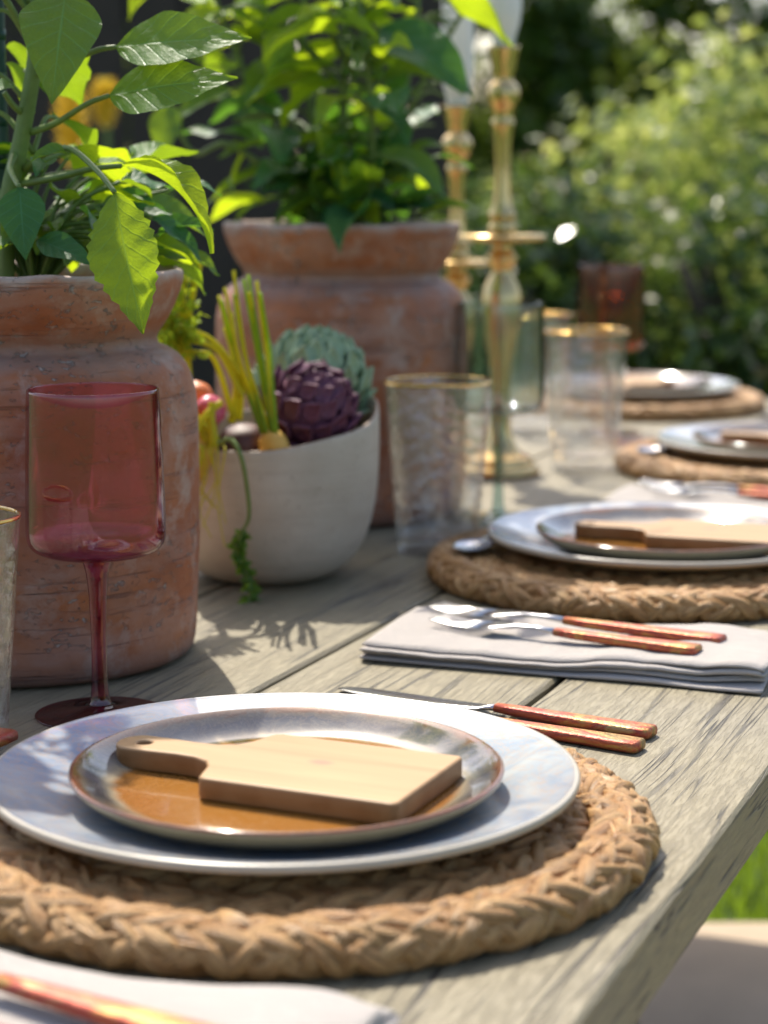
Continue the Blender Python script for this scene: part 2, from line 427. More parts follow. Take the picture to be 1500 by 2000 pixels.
M = {}
M['table'] = m_table()
M['terracotta'] = m_terracotta()
M['dinner'] = m_dinner(); M['dinner_under'] = m_dinner_under()
M['salad'] = m_salad(); M['salad_under'] = m_salad_under()
M['board'] = m_board(); M['hyacinth'] = m_hyacinth(); M['linen'] = m_linen()
M['handle'] = m_handle()
M['steel'] = m_plain('polished steel', (.50,.50,.51), .2, 1., .08, 60)
M['brass'] = m_plain('aged brass', (.68,.49,.22), .26, 1., .25, 70, .08)
M['gold'] = m_plain('gold rim', (.80,.50,.14), .22, 1., .15, 90)
M['wax'] = m_plain('white wax', (.82,.80,.76), .45, 0, .05)
M['wick'] = m_plain('wick', (.05,.04,.035), .9)
def m_ceramic():
    t = NT('off-white stoneware'); c = t.coord(); z = t.n('SeparateXYZ', {0: c}).outputs[2]
    n1 = t.noise(c, 16, 5, .6); n2 = t.noise(c, 210, 3, .6); ln = t.noise(t.n('VectorMath', {0: c, 1: (.08,.08,1)}, operation='MULTIPLY').outputs[0], 130, 4, .65)
    base = t.mix(t.ramp(n1, (.3,0.),(.7,1.)), (.44,.37,.29), (.58,.51,.42))
    base = t.mix(t.math('MULTIPLY', t.ramp(n2, (.62,0.),(.72,1.)), .5), base, (.26,.18,.12))
    base = t.mix(t.math('MULTIPLY', t.ramp(ln, (.35,1.),(.5,0.)), .22), base, (.33,.26,.2))
    geo = t.n('SeparateXYZ', {0: t.n('TexCoord').outputs['Normal']}).outputs[2]
    base = t.mix(t.math('MULTIPLY', t.ramp(geo, (.45,0.),(.8,1.)), t.ramp(z, (.10,0.),(.108,.8))), base, (.27,.15,.085))
    t.set(Base_Color=base, Roughness=.5, Normal=t.bump(t.math('ADD', n1, t.math('ADD', t.math('MULTIPLY', ln, .7), t.math('MULTIPLY', n2, .3))), .4, .002)); return t.m
M['ceramic'] = m_ceramic()
def m_soil():
    t = NT('potting soil'); c = t.coord(); n1 = t.noise(c, 90, 6, .7); n2 = t.n('TexVoronoi', {'Vector': c, 'Scale': 150.}).outputs[0]
    base = t.mix(n1, (.02,.013,.008), (.075,.05,.033)); base = t.mix(t.ramp(n2, (.12,1.),(.2,0.)), base, (.35,.3,.24))
    t.set(Base_Color=base, Roughness=.95, Normal=t.bump(t.math('ADD', n1, n2), 1., .006)); return t.m
M['soil'] = m_soil()
M['leaf'] = m_leaf('pepper leaf', (.034,.12,.034), (.48,.70,.02), .33, .42)
M['leaf_blot'] = m_leaf('scorched pepper leaf', (.04,.125,.034), (.50,.66,.02), .32, .40, blot=(.36,.26,.12))
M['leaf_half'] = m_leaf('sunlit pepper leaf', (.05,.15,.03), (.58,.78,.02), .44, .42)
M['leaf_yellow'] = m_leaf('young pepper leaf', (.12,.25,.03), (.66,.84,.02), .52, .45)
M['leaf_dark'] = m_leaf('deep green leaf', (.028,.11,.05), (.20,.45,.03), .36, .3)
M['stem'] = m_plain('green stem', (.13,.20,.04), .5, 0, .45, 90, .3)
M['stem_yellow'] = m_leaf('yellow green stalk', (.62,.57,.03), (.82,.76,.02), .35, .4, 1.)
M['frond'] = m_leaf('carrot frond', (.22,.36,.03), (.62,.75,.03), .45, .45, 1.)
M['stake'] = m_plain('dark green stake', (.01,.05,.035), .35)
M['glass_red'] = m_thinglass('plum red glass', (.95,.625,.72), .006, 0, .55)
M['stem_red'] = m_thinglass('plum red stem glass', (0.70, 0.27, 0.40), .006, 0, .55)
M['glass_teal'] = m_thinglass('smoky teal glass', (.84,.885,.885), .02, 0, .12)
M['stem_teal'] = m_thinglass('smoky teal stem glass', (0.62, 0.74, 0.75), .01, 0, .55)
M['glass_amber'] = m_thinglass('amber glass', (.80,.44,.14), .02, 0, .6)
M['stem_amber'] = m_thinglass('amber stem glass', (0.55, 0.24, 0.08), .01, 0, .55)
M['glass_clear'] = m_thinglass('hammered clear glass', (.99,.992,.994), .02, .28, .92, .16)
M['purple'] = m_plain('purple artichoke bract', (.15,.05,.095), .62, 0, .6, 25, .1)
M['artichoke'] = m_plain('green artichoke bract', (.30,.40,.24), .5, 0, .35, 22, .1)
M['carrot_yellow'] = m_plain('yellow carrot skin', (.66,.38,.07), .5, 0, .2, 50, .3)
M['carrot'] = m_plain('orange carrot skin', (.62,.17,.05), .5, 0, .2, 50, .3)
M['beet'] = m_plain('beet skin', (.085,.032,.028), .55, 0, .5, 40, .4)
M['radish'] = m_plain('radish skin', (.62,.10,.18), .35, 0, .35, 25)
M['stone'] = m_plain('sandstone paving', (.47,.37,.27), .85, 0, .2, 12, .3)
M['fence'] = m_plain('dark stained timber', (.036,.027,.02), .75, 0, .4, 20, .3)
M['trunk'] = m_plain('bark', (.06,.045,.033), .9, 0, .5, 30, .8)
M['petal'] = m_leaf('golden petal', (.80,.55,.05), (.9,.62,.04), .4, .5, 1.)

# ------------------------------------------------------------------ ground and patio
def m_lawn():
    t = NT('lawn soil and thatch'); c = t.coord()
    t.set(Base_Color=t.mix(t.noise(c, 6, 6), (.03,.065,.012), (.075,.13,.022)), Roughness=.9, Normal=t.bump(t.noise(c, 60, 4), .8, .02)); return t.m
M['lawn'] = m_lawn()
g = mk('lawn', [(-150,-120,0),(150,-120,0),(150,200,0),(-150,200,0)], [(0,1,2,3)], M['lawn']); tag(g, kind='structure')
PAT_END = 2.765
patio = bpy.data.objects.new('patio', None); COL.objects.link(patio); tag(patio, kind='structure')
rp = random.Random(4)
slab = {}
bed = MB().box((-2.6,-1.6,-.05),(1.5,PAT_END-.01,.012)).build('bedding', m_plain('mortar bedding', (.25,.21,.17), .95), patio, False)
for i in range(7):
    for j in range(7):
        x0 = -2.6 + i*.585; y1 = PAT_END - j*.6
        w, d = .577, .592
        if (w,d) not in slab:
            o = MB().box((-w/2,-d/2,0),(w/2,d/2,.04),.006).build('paving_slab', M['stone'], patio, False); slab[(w,d)] = o.data
        else: o = ob('paving_slab', slab[(w,d)], patio)
        o.location = (x0+w/2, y1-d/2, .013 + rp.uniform(-.002,.002)); o.rotation_euler = (0,0,math.radians(rp.choice((0,180))+rp.uniform(-.3,.3)))

# ------------------------------------------------------------------ table
V_EDGE, PW, U0, U1 = -.218, .1785, -.30, 3.10
tb = thing('dining_table', 'long weathered grey-brown plank table laid for an outdoor meal', 'table', (0,0,0), -ALPHA)
pl = None; GAP = .0052
for i in range(6):
    v1 = V_EDGE - i*PW; v0 = v1 - PW + GAP
    if pl is None:
        o = MB().box((-(PW-GAP)/2, -(U1-U0)/2, -.04), ((PW-GAP)/2, (U1-U0)/2, 0), .0022).build('plank', M['table'], tb, False); pl = o.data
    else: o = ob('plank', pl, tb)
    o.location = ((v0+v1)/2, (U0+U1)/2, TOP)
    if i % 2: o.rotation_euler = (0,0,math.pi)
VL = V_EDGE - 6*PW
for s, (x0,x1,y0,y1) in enumerate([(V_EDGE-.13,V_EDGE-.10,U0+.1,U1-.1),(VL+.10,VL+.13,U0+.1,U1-.1),(VL+.13,V_EDGE-.13,U0+.1,U0+.13),(VL+.13,V_EDGE-.13,U1-.13,U1-.1)]):
    MB().box((x0,y0,TOP-.14),(x1,y1,TOP-.0405),.002).build('apron', M['table'], tb, False)
for x in (VL+.09, V_EDGE-.18):
    for y in (U0+.09, U1-.18):
        MB().box((x,y,.05),(x+.09,y+.09,TOP-.0405),.004).build('leg', M['table'], tb, False)

# ------------------------------------------------------------------ place settings
def make_mat_meshes():
    r = random.Random(7); out = []
    def store(V, UV, Fc, nm='plait'):
        o = mk(nm, V, Fc, M['hyacinth'], None, True, UV); out.append(o.data); bpy.data.objects.remove(o)
    NL, NW = 9, 7
    for (R, a, b, full) in [(.1722,.0146,.0080,2),(.1415,.0140,.0074,1),(.1110,.0140,.0078,0),(.0810,.0140,.0078,0),(.0510,.0140,.0078,0),(.0200,.0150,.0078,0)]:
        zc = b + .0012
        V, UV, Fc = [], [], []; n, m = 80, 12        # the cord inside
        for i in range(n):
            th = 2*math.pi*i/n
            for k in range(m):
                f = 2*math.pi*k/m; rr = R + a*.9*math.cos(f); V.append((rr*math.cos(th), rr*math.sin(th), max(.0004, zc + b*.9*math.sin(f)))); UV.append((i*.3, k/m))
        for i in range(n):
            for k in range(m): Fc.append((i*m+k, ((i+1)%n)*m+k, ((i+1)%n)*m+(k+1)%m, i*m+(k+1)%m))
        store(V, UV, Fc)
        cols = [-32,4,40,76,112,150] if full else [20,60,105,150]
        L0 = .042 if full else .034; W0 = .0128 if full else .0145; sp = .0165 if full else .0188
        nl, nw = (NL, NW) if full else (6, 4)
        for ci, deg in enumerate(cols):
            V, UV, Fc = [], [], []; f0 = math.radians(deg); sgn = 1 if ci % 2 else -1
            cnt = max(6, int(2*math.pi*(R + a*math.cos(f0))/sp)); off = r.uniform(0,1)
            for i in range(cnt):
                th = 2*math.pi*(i+off+r.uniform(-.14,.14))/cnt; f = f0 + math.radians(r.uniform(-7,7))
                er = Vector((math.cos(th), math.sin(th), 0)); T = Vector((-math.sin(th), math.cos(th), 0))
                N = (er*(math.cos(f)/a) + Vector((0,0,math.sin(f)/b))).normalized(); B = N.cross(T)
                C = er*(R + a*math.cos(f)) + Vector((0,0,zc + b*math.sin(f)))
                sg = math.radians(27*sgn + r.uniform(-13,13)); D = T*math.cos(sg) + B*math.sin(sg); X = N.cross(D)
                L = L0*r.uniform(.8,1.25); w = W0*r.uniform(.72,1.15); h = .0030*r.uniform(.6,1.5); p1, p2 = r.uniform(0,6), r.uniform(0,6); tl = r.uniform(-.25,.25)
                u0 = r.uniform(0,40); base = len(V); bend = r.uniform(-.0015,.0015)
                for j in range(nl+1):
                    t = j/nl; wd = w*.5*(math.sin(math.pi*min(1,max(0,.10+.80*t)))**.7)*(1.08-.28*t)
                    lift = .0022*math.sin(math.pi*min(1., t*.80+.22)) - .0038*max(0, t-.70)/.30 - .0030*max(0,.18-t)/.18
                    y = (t-.5)*L; curve = -y*y/(2*(R if abs(math.cos(sg)) > .5 else .05))*0
                    for k in range(nw+1):
                        q = k/nw*2-1
                        bul = h*(1-abs(q)**2.2) - .0040*abs(q)**3
                        rd = .00045*math.sin(q*6+p1+.8*t) + .00034*math.sin(q*11+p2) + .0003*math.sin(q*3+t*6+p2)
                        lx = q*wd + bend*math.sin(math.pi*t)
                        al = y*math.cos(sg) - lx*math.sin(sg); cr = y*math.sin(sg) + lx*math.cos(sg)
                        ff = f
                        for _ in range(3): ff += cr/3/math.hypot(a*math.sin(ff), b*math.cos(ff))
                        hgt = bul + lift + rd + tl*q*wd*.5
                        Rr = R + a*math.cos(ff); t2 = th + al/max(Rr, .012)
                        nn = Vector((math.cos(ff)/a, math.sin(ff)/b)).normalized()
                        rr2 = Rr + nn.x*hgt; p = Vector((rr2*math.cos(t2), rr2*math.sin(t2), zc + b*math.sin(ff) + nn.y*hgt))
                        V.append((p.x, p.y, max(.0003 + .0002*(k % 2), p.z))); UV.append((u0 + t*.35, q*.22+.5 + p1))
                for j in range(nl):
                    for k in range(nw): Fc.append((base+j*(nw+1)+k, base+(j+1)*(nw+1)+k, base+(j+1)*(nw+1)+k+1, base+j*(nw+1)+k+1))
            store(V, UV, Fc)
        if full:     # loose straws working out of the plait
            V, UV, Fc = [], [], []
            for i in range(46 if full == 2 else 14):
                th = r.uniform(0, 6.283); f = math.radians(r.uniform(0,170)); c = []
                d1 = r.uniform(-1,1); ln = r.uniform(.010,.030); lf = r.uniform(.0005,.004)
                for j in range(6):
                    q = j/5; t2 = th + q*ln/R; ff = f + d1*q*.5; hh = .0042 + lf*q*q
                    rr2 = R + (a+hh)*math.cos(ff); c.append(Vector((rr2*math.cos(t2), rr2*math.sin(t2), zc + (b+hh)*math.sin(ff))))
                tv, tf = tube_data(c, [.0007,.0009,.0009,.0008,.0006,.0002], 6, .45, len(V)); V += [tuple(p) for p in tv]; UV += [(i*.7+k*.002, .3) for k in range(len(tv))]; Fc += tf
            store(V, UV, Fc, 'straw')
    return out
MATMESH = make_mat_meshes()
MAT_TOP = .0185
def place_mat(u, v, label, rot=0):
    t = thing('placemat', label, 'placemat', W(u, v), rot, 'round braided placemats')
    for me in MATMESH:
        nm = me.name.split('.')[0]; o = ob(nm, me, t)
        if nm == 'straw': o['kind'] = 'stuff'
    return t

def plate_mesh(name, top, under, mt, mu, n, parent, wobs=0):
    prof = top + under
    nv = vnoise(n)
    def wob(r, z, t): return r*(1+wobs*math.sin(2*t+n)+wobs*.5*math.sin(3*t+1)), z
    V, Fc = lathe_data(prof, 96, wob)
    kt = 0; mi = []
    for f in Fc:
        rmax = max(f); mi.append(0)
    # faces are emitted ring by ring: the first len(top)-1 ring gaps are glaze
    cnt = 96*(len(top)-1)
    mi = [0 if i < cnt else 1 for i in range(len(Fc))]
    return mk(name, V, [tuple(reversed(f)) for f in Fc], None, parent, True, None, [mt, mu], mi)
D_TOP = smooth_prof([(0,.0062),(.06,.0062),(.092,.0068),(.112,.0095),(.132,.0140),(.146,.0178),(.1503,.0195)], 3)
D_UND = smooth_prof([(.1503,.0195),(.1520,.0190),(.1526,.0172),(.1515,.0150),(.140,.0110),(.118,.0052),(.1,.0022),(.094,0.0),(.088,.0),(.084,.0025),(0,.0028)], 3)[1:]
S_TOP = smooth_prof([(0,.0060),(.05,.0060),(.082,.0062),(.091,.0078),(.099,.0118),(.1055,.0155),(.1085,.0170),(.1100,.0175),(.1112,.0168),(.1114,.0158)], 3)
S_UND = smooth_prof([(.1114,.0158),(.1106,.0140),(.106,.0098),(.097,.0048),(.084,.0010),(.076,0.),(.07,.0),(.066,.0025),(0,.0025)], 3)[1:]
Z_D = MAT_TOP                       # dinner plate foot
Z_S = Z_D + .0062 + .0006           # salad plate foot on the dinner plate
Z_B = Z_S + .0062                   # board
def dinner_plate(u, v, label, rot=0):
    t = thing('dinner_plate', label, 'plate', W(u, v, Z_D), rot, 'pale dinner plates')
    plate_mesh('plate_body', D_TOP, D_UND, M['dinner'], M['dinner_under'], 3, t, .002); return t
def salad_plate(u, v, label, rot=0):
    t = thing('salad_plate', label, 'plate', W(u, v, Z_S), rot, 'amber glazed salad plates')
    plate_mesh('plate_body', S_TOP, S_UND, M['salad'], M['salad_under'], 5, t, .002); return t

def board_mesh():
    cu = bpy.data.curves.new('b', 'CURVE'); cu.dimensions = '2D'; cu.fill_mode = 'BOTH'
    L, Wd = .055, .0445   # body half length, half width; handle towards -x
    def rc(cx, cy, r, a0, a1, n=6): return [(cx+r*math.cos(a0+(a1-a0)*i/n), cy+r*math.sin(a0+(a1-a0)*i/n)) for i in range(n+1)]
    pts = rc(L-.004, Wd-.004, .004, 0, math.pi/2) 
    pts += rc(-L+.006, Wd-.006, .006, math.pi/2, math.pi*.85)
    pts += [(-L-.004,.024),(-L-.009,.0165),(-L-.018,.0128),(-L-.030,.0120),(-L-.045,.0130)]
    pts += rc(-L-.056, 0, .0142, math.pi*.62, math.pi*1.38, 10)
    pts += [(-L-.045,-.0130),(-L-.030,-.0120),(-L-.018,-.0128),(-L-.009,-.0165),(-L-.004,-.024)]
    pts += rc(-L+.006, -Wd+.006, .006, math.pi*1.15, math.pi*1.5)
    pts += rc(L-.004, -Wd+.004, .004, math.pi*1.5, math.pi*2)
    hole = rc(-L-.055, 0, .0042, 0, math.pi*2*11/12, 11)
    for q in (pts, hole):
        sp = cu.splines.new('POLY'); sp.points.add(len(q)-1); sp.use_cyclic_u = True
        for p_, (x, y) in zip(sp.points, q): p_.co = (x, y, 0, 1)
    cu.extrude = .0042; cu.bevel_depth = .0016; cu.bevel_resolution = 2; cu.offset = -.0016
    o = bpy.data.objects.new('b', cu); COL.objects.link(o)
    dg = bpy.context.evaluated_depsgraph_get(); me = bpy.data.meshes.new_from_object(o.evaluated_get(dg))
    bpy.data.objects.remove(o); me.name = 'cutting_board'; me.materials.clear(); me.materials.append(M['board']); return me
BOARD = board_mesh()
def board(u, v, label, rot):
    o = ob('cutting_board', BOARD); o.location = W(u, v, Z_B + .0059); o.rotation_euler = (0, 0, rot)
    return tag(o, label, 'board', 'small serving boards on the plates')

# cutlery: along +y from handle end (y=0) to tip, lying on z=0
def cut_handle(p, L=.112, name='handle'):
    return MB().loft([(0,0,.0034,.0074,.0028),(.0015,0,.0036,.0090,.0035),(.012,0,.0036,.0090,.0036),(L*.5,0,.0038,.0072,.0034),(L*.86,0,.0042,.0052,.0031),(L,0,.0046,.0040,.0026)], 14, 4.).build(name, M['handle'], p)
def fork(loc, rz, label, L=.212):
    t = thing('fork', label, 'fork', loc, rz, 'copper-handled forks'); k = L/.212
    cut_handle(t, .112*k)
    b = MB()
    b.loft([(.110*k,0,.0046,.0036,.0022),(.125*k,0,.0056,.0026,.0018),(.142*k,0,.0060,.0032,.0013),(.152*k,0,.0052,.0085,.0011),(.160*k,0,.0042,.0116,.0010),(.170*k,0,.0032,.0122,.0010)], 12, 2.6)
    for i in range(4):
        x = -.0102 + i*.0068
        b.loft([(.169*k,x,.0033,.0019,.0010),(.180*k,x,.0024,.0015,.0010),(.196*k,x*.98,.0028,.0013,.0009),(.208*k,x*.96,.0046,.0011,.0007),(.212*k,x*.95,.0054,.0005,.0005)], 8, 2.6)
    b.build('head', M['steel'], t); return t
def knife(loc, rz, label):
    t = thing('knife', label, 'knife', loc, rz, 'copper-handled knives')
    cut_handle(t, .108)
    MB().loft([(.106,0,.0046,.0036,.0024),(.114,0,.0040,.0034,.0018),(.120,.001,.0030,.0072,.0012),(.150,.001,.0022,.0086,.0010),(.190,.001,.0020,.0090,.0009),(.210,.0006,.0020,.0082,.0008),(.221,0,.0020,.0056,.0006),(.2255,-.001,.0020,.0020,.0004)], 12, 2.2).build('blade', M['steel'], t)
    return t
def spoon(loc, rz, label, tilt=0):
    t = thing('spoon', label, 'spoon', loc, rz, 'copper-handled spoons'); t.rotation_euler.x = tilt
    cut_handle(t, .100)
    b = MB().loft([(.098,0,.0046,.0036,.0022),(.112,0,.0058,.0025,.0018),(.128,0,.0058,.0030,.0014),(.136,0,.0052,.0060,.0010)], 12, 2.6)
    V, Fc = [], []; n, m = 20, 7
    for side in (0, 1):
        for j in range(m+1):
            q = j/m
            for i in range(n):
                a = 2*math.pi*i/n; x = .0165*q*math.cos(a); y = .157 + .0245*q*math.sin(a)
                V.append((x, y, .0008 + .0054*q**2.2 + side*.0009))
    for side in (0, 1):
        o_ = side*(m+1)*n
        for j in range(m):
            for i in range(n):
                f = (o_+j*n+i, o_+j*n+(i+1)%n, o_+(j+1)*n+(i+1)%n, o_+(j+1)*n+i); Fc.append(f if side else f[::-1])
    for i in range(n): Fc.append((m*n+i, m*n+(i+1)%n, (m+1)*n+m*n+(i+1)%n, (m+1)*n+m*n+i))
    b.add(V, Fc); b.build('bowl', M['steel'], t); return t

def napkin(u, v, label, rz, seed, LX=.28, mirror=1):
    r = random.Random(seed); nz = vnoise(seed)
    sec = []; NP = 7
    for k in range(NP):
        z = .0010 + k*.00135; sg = -1 if k % 2 == 0 else 1
        near = -.068 + (r.uniform(.0,.007) if k > 1 else 0); far = .066 - r.uniform(0,.006)
        ys = [far-.006, .03, 0., -.03, near+.006]
        if sg > 0: ys = ys[::-1]
        sec += [(y, z) for y in ys]
        if k < NP-1: e = near if sg < 0 else far; sec += [(e - math.copysign(.0012,e), z+.0002), (e, z+.00067), (e - math.copysign(.0012,e), z+.00115)]
    sec = crv([Vector((y, z, 0)) for y, z in sec], 2)
    th = .0007; m = len(sec); outl = []
    for s in (1, -1):
        rng = range(m) if s == 1 else range(m-1, -1, -1)
        for i in rng:
            d = (sec[min(i+1,m-1)]-sec[max(i-1,0)]).normalized(); nrm = Vector((-d.y, d.x, 0))
            outl.append((sec[i] + nrm*th*s*.5*1.2, i/(m-1)))
    NX = 76; V, Fc = [], []; K = len(outl)
    for ix in range(NX+1):
        fx = ix/NX*2-1
        for (p_, q) in outl:
            hz = p_.y/.0095
            ex = 1 + .022*math.sin(q*23+seed) + .012*nz(Vector((p_.x*20, q*9, seed)))
            x = fx*LX/2*ex
            pz = Vector((x*9, p_.x*7, seed*.7))
            right = max(0., fx)**1.5
            y = p_.x*(1+.02*math.sin(x*14+q*4)) + .0055*nz(pz*2.3+Vector((0,q*2,0)))*hz + .004*math.sin(x*30+q*7)*right
            z = p_.y + hz*(.0030*nz(pz*2.6+Vector((0,0,q*1.2))) + .0034*right*(1+math.sin(x*55+p_.x*12+q*2)) + .0016*math.sin(x*33+1+seed))
            z += hz*.0016*(1+nz(pz*6)+.6*nz(pz*13))*(1+.5*right)
            V.append((x, y, max(.0004 + .0075*max(0,q-.12), z)))
    for ix in range(NX):
        for k in range(K):
            j = (k+1) % K; Fc.append((ix*K+k, ix*K+j, (ix+1)*K+j, (ix+1)*K+k))
    for ix in (0, NX):
        for i in range(m-1):
            f = (ix*K+i, ix*K+i+1, ix*K+K-2-i, ix*K+K-1-i); Fc.append(f[::-1] if ix == 0 else f)
    o = mk('napkin', V, Fc, M['linen']); o.location = W(u, v); o.rotation_euler = (0,0,rz)
    return tag(o, label, 'napkin', 'folded linen napkins')

RS = -ALPHA
def rel(cu, cv, du, dv, z=0): return W(cu+du, cv+dv, z)
def rot_uv(du, dv):   # rotation that points local +y along (du,dv) in table terms
    w = W(du, dv) - W(0, 0); return math.atan2(-w.x, w.y)
S1 = (.905,-.427); S2 = (1.672,-.424); S3 = (2.338,-.447); S4 = (2.905,-.782)
place_mat(S1[0]-.004, S1[1]+.002, 'round braided placemat under the plate beside the plum wine glass', .3)
place_mat(S2[0]-.022, S2[1]-.006, 'round braided placemat whose rim touches the napkin with two forks', 1.4)
place_mat(S3[0]-.012, S3[1]-.005, 'round braided placemat of the third setting along the table edge', 2.9)
place_mat(S4[0], S4[1], 'round braided placemat at the head of the table', 4.1)
dinner_plate(*S1, 'pale blue-grey dinner plate on the placemat beside the plum wine glass', .2)
dinner_plate(*S2, 'pale blue-grey dinner plate behind the napkin with two forks', 1.9)
dinner_plate(*S3, 'pale dinner plate of the third setting along the table edge', 3.6)
dinner_plate(*S4, 'pale dinner plate at the head of the table', 5.)
salad_plate(S1[0]-.009, S1[1]+.006, 'amber glazed salad plate with blue rim beside the plum wine glass', .5)
salad_plate(S2[0]-.014, S2[1]+.006, 'amber glazed salad plate behind the napkin with two forks', 2.2)
salad_plate(S3[0]-.010, S3[1]+.004, 'amber glazed salad plate of the third setting along the table edge', 3.1)
salad_plate(S4[0], S4[1], 'amber glazed salad plate at the head of the table', 1.)
board(S1[0]-.007, S1[1]+.030, 'paddle-shaped wooden board on the plate beside the plum wine glass', RS - math.radians(1.5))
board(S2[0]-.014, S2[1]+.052, 'paddle-shaped wooden board on the plate behind the napkin with two forks', RS + math.radians(3))
board(S3[0]-.014, S3[1]+.050, 'paddle-shaped wooden board on the third plate along the table edge', RS)
board(S4[0]-.012, S4[1]+.004, 'paddle-shaped wooden board on the plate at the head of the table', RS + math.pi/2)

napkin(.628, -.420, 'folded linen napkin in front of the placemat beside the plum wine glass', RS - math.radians(1), 3)
napkin(1.348, -.402, 'folded off-white linen napkin holding two forks on the bare planks', RS + math.radians(3), 11)
napkin(2.02, -.425, 'folded linen napkin between the second and third settings', RS, 19)
napkin(2.90, -.50, 'folded linen napkin at the right hand of the head setting', RS+math.pi/2, 23, .24)
NZ = .0135
def uvrot(a, b): return rot_uv(b[0]-a[0], b[1]-a[1])
fork(W(1.362,-.300,NZ), uvrot((1.362,-.300),(1.392,-.53)), 'longer copper-handled fork on the linen napkin, next to the placemat', .232)
fork(W(1.326,-.309,NZ), uvrot((1.326,-.309),(1.352,-.515)), 'shorter copper-handled fork on the linen napkin, next to the bare planks', .206)
fork(W(.630,-.315,NZ), uvrot((.630,-.315),(.668,-.55)), 'copper-handled fork on the napkin before the near placemat, next to the braid', .232)
fork(W(.592,-.325,NZ), uvrot((.592,-.325),(.622,-.53)), 'copper-handled fork on the napkin before the near placemat, away from the braid', .206)
fork(W(2.05,-.320,NZ), uvrot((2.05,-.320),(2.068,-.55)), 'longer copper-handled fork on the napkin between second and third settings', .232)
fork(W(2.012,-.325,NZ), uvrot((2.012,-.325),(2.030,-.53)), 'shorter copper-handled fork on the napkin between second and third settings', .206)
knife(W(1.158,-.297,.0002), uvrot((1.158,-.297),(1.190,-.515)), 'copper-handled knife with polished blade tip showing past the dinner plate rim')
k2 = knife(W(1.126,-.296,.0002), uvrot((1.126,-.296),(1.158,-.51)), 'copper-handled knife lying along the braided mat beside the plum wine glass')
knife(W(1.905,-.29,.0002), uvrot((1.905,-.29),(1.925,-.51)), 'copper-handled knife behind the second dinner plate')
spoon(W(.948,-.624,.0195), rot_uv(-1,.0), 'copper-handled spoon above the plate beside the plum wine glass')
spoon(W(1.755,-.582,.0200), rot_uv(-1,.06), 'copper-handled spoon on the braided mat behind the napkin with two forks')
spoon(W(2.42,-.600,.0200), rot_uv(-1,.06), 'copper-handled spoon on the braided mat of the third setting')

# ------------------------------------------------------------------ glassware
def wine_glass(loc, label, mb, ms, k=1.):
    t = thing('wine_glass', label, 'wine glass', loc, 0, 'stemmed coloured wine glasses'); t.scale = (k,k,k)
    o = smooth_prof([(.0068,.1035),(.02,.1036),(.032,.1048),(.0395,.108),(.0432,.1135),(.0440,.122),(.0436,.14),(.0427,.17),(.0416,.2),(.0410,.2088)], 3)
    inn = smooth_prof([(.0404,.2094),(.0399,.2086),(.0404,.2),(.0415,.17),(.0424,.14),(.0428,.122),(.0420,.1148),(.0385,.1096),(.031,.1065),(.02,.1054),(0,.1050)], 3)
    lathe('bowl', [(0,.1035)]+o+inn, mb, t, 96)
    st = smooth_prof([(.0098,.1033),(.0094,.100),(.0072,.092),(.0056,.075),(.0049,.05),(.0050,.028),(.0060,.012),(.0078,.0065)], 3)
    lathe('stem', [(0,.1033)]+st+[(0,.0060)], ms, t, 40)
    lathe('foot', [(0,.0062)]+smooth_prof([(.0076,.0066),(.0115,.0048),(.024,.0026),(.0395,.0014),(.0415,.0009),(.0412,.0)], 3)+[(0,0)], ms, t, 72)
    return t
wg = P(195,1395,1.24)
wine_glass((-.1815,1.240,TOP), 'tall plum red wine glass in front of a terracotta pot', M['glass_red'], M['stem_red'])
wine_glass((.115,1.985,TOP), 'smoky teal wine glass behind a gold-rimmed tumbler', M['glass_teal'], M['stem_teal'], 1.04)
wine_glass((.303,2.68,TOP), 'dark amber wine glass at the head of the table', M['glass_amber'], M['stem_amber'], 1.08)
def tumbler(loc, label, k=1., rz=0):
    t = thing('tumbler', label, 'tumbler', loc, rz, 'hammered gold-rimmed tumblers'); t.scale = (k,k,k)
    nz = vnoise(9)
    def wob(r, z, a):
        sq = 1 + .02*math.cos(4*a)*min(1, z/.15)
        q = nz(Vector((math.cos(a)*2.2, math.sin(a)*2.2, z*50)), 2.4)
        return (r*sq*(1 + .006*q), z)
    body = [(0,0)]+smooth_prof([(.030,.0),(.0345,.001),(.0362,.005),(.0374,.02),(.0420,.08),(.0460,.13),(.0478,.1525)], 4)+smooth_prof([(.0470,.1530),(.0460,.1525),(.0443,.13),(.0402,.08),(.0352,.026),(.0315,.016),(.02,.0125),(0,.012)], 4)
    lathe('glass', body, M['glass_clear'], t, 96, wob)
    rimp = [(.0474+.0009*math.cos(q), .1526+.0014*math.sin(q)) for q in np.linspace(0, 2*math.pi, 9)]
    lathe('gold_rim', rimp, M['gold'], t, 96, wob); return t
tumbler((-.2600,1.160,TOP), 'gold-rimmed hammered tumbler beside the plum wine glass', .93)
tumbler((.049,1.805,TOP), 'gold-rimmed hammered tumbler between the vegetable bowl and the second setting', 1.03, .4)
tumbler((.236,2.338,TOP), 'gold-rimmed hammered tumbler beside the brass candlestick with a drip tray', 1.07, .8)
tumbler((.205,2.70,TOP), 'gold-rimmed hammered tumbler beside the dark amber wine glass', 1.03, .2)

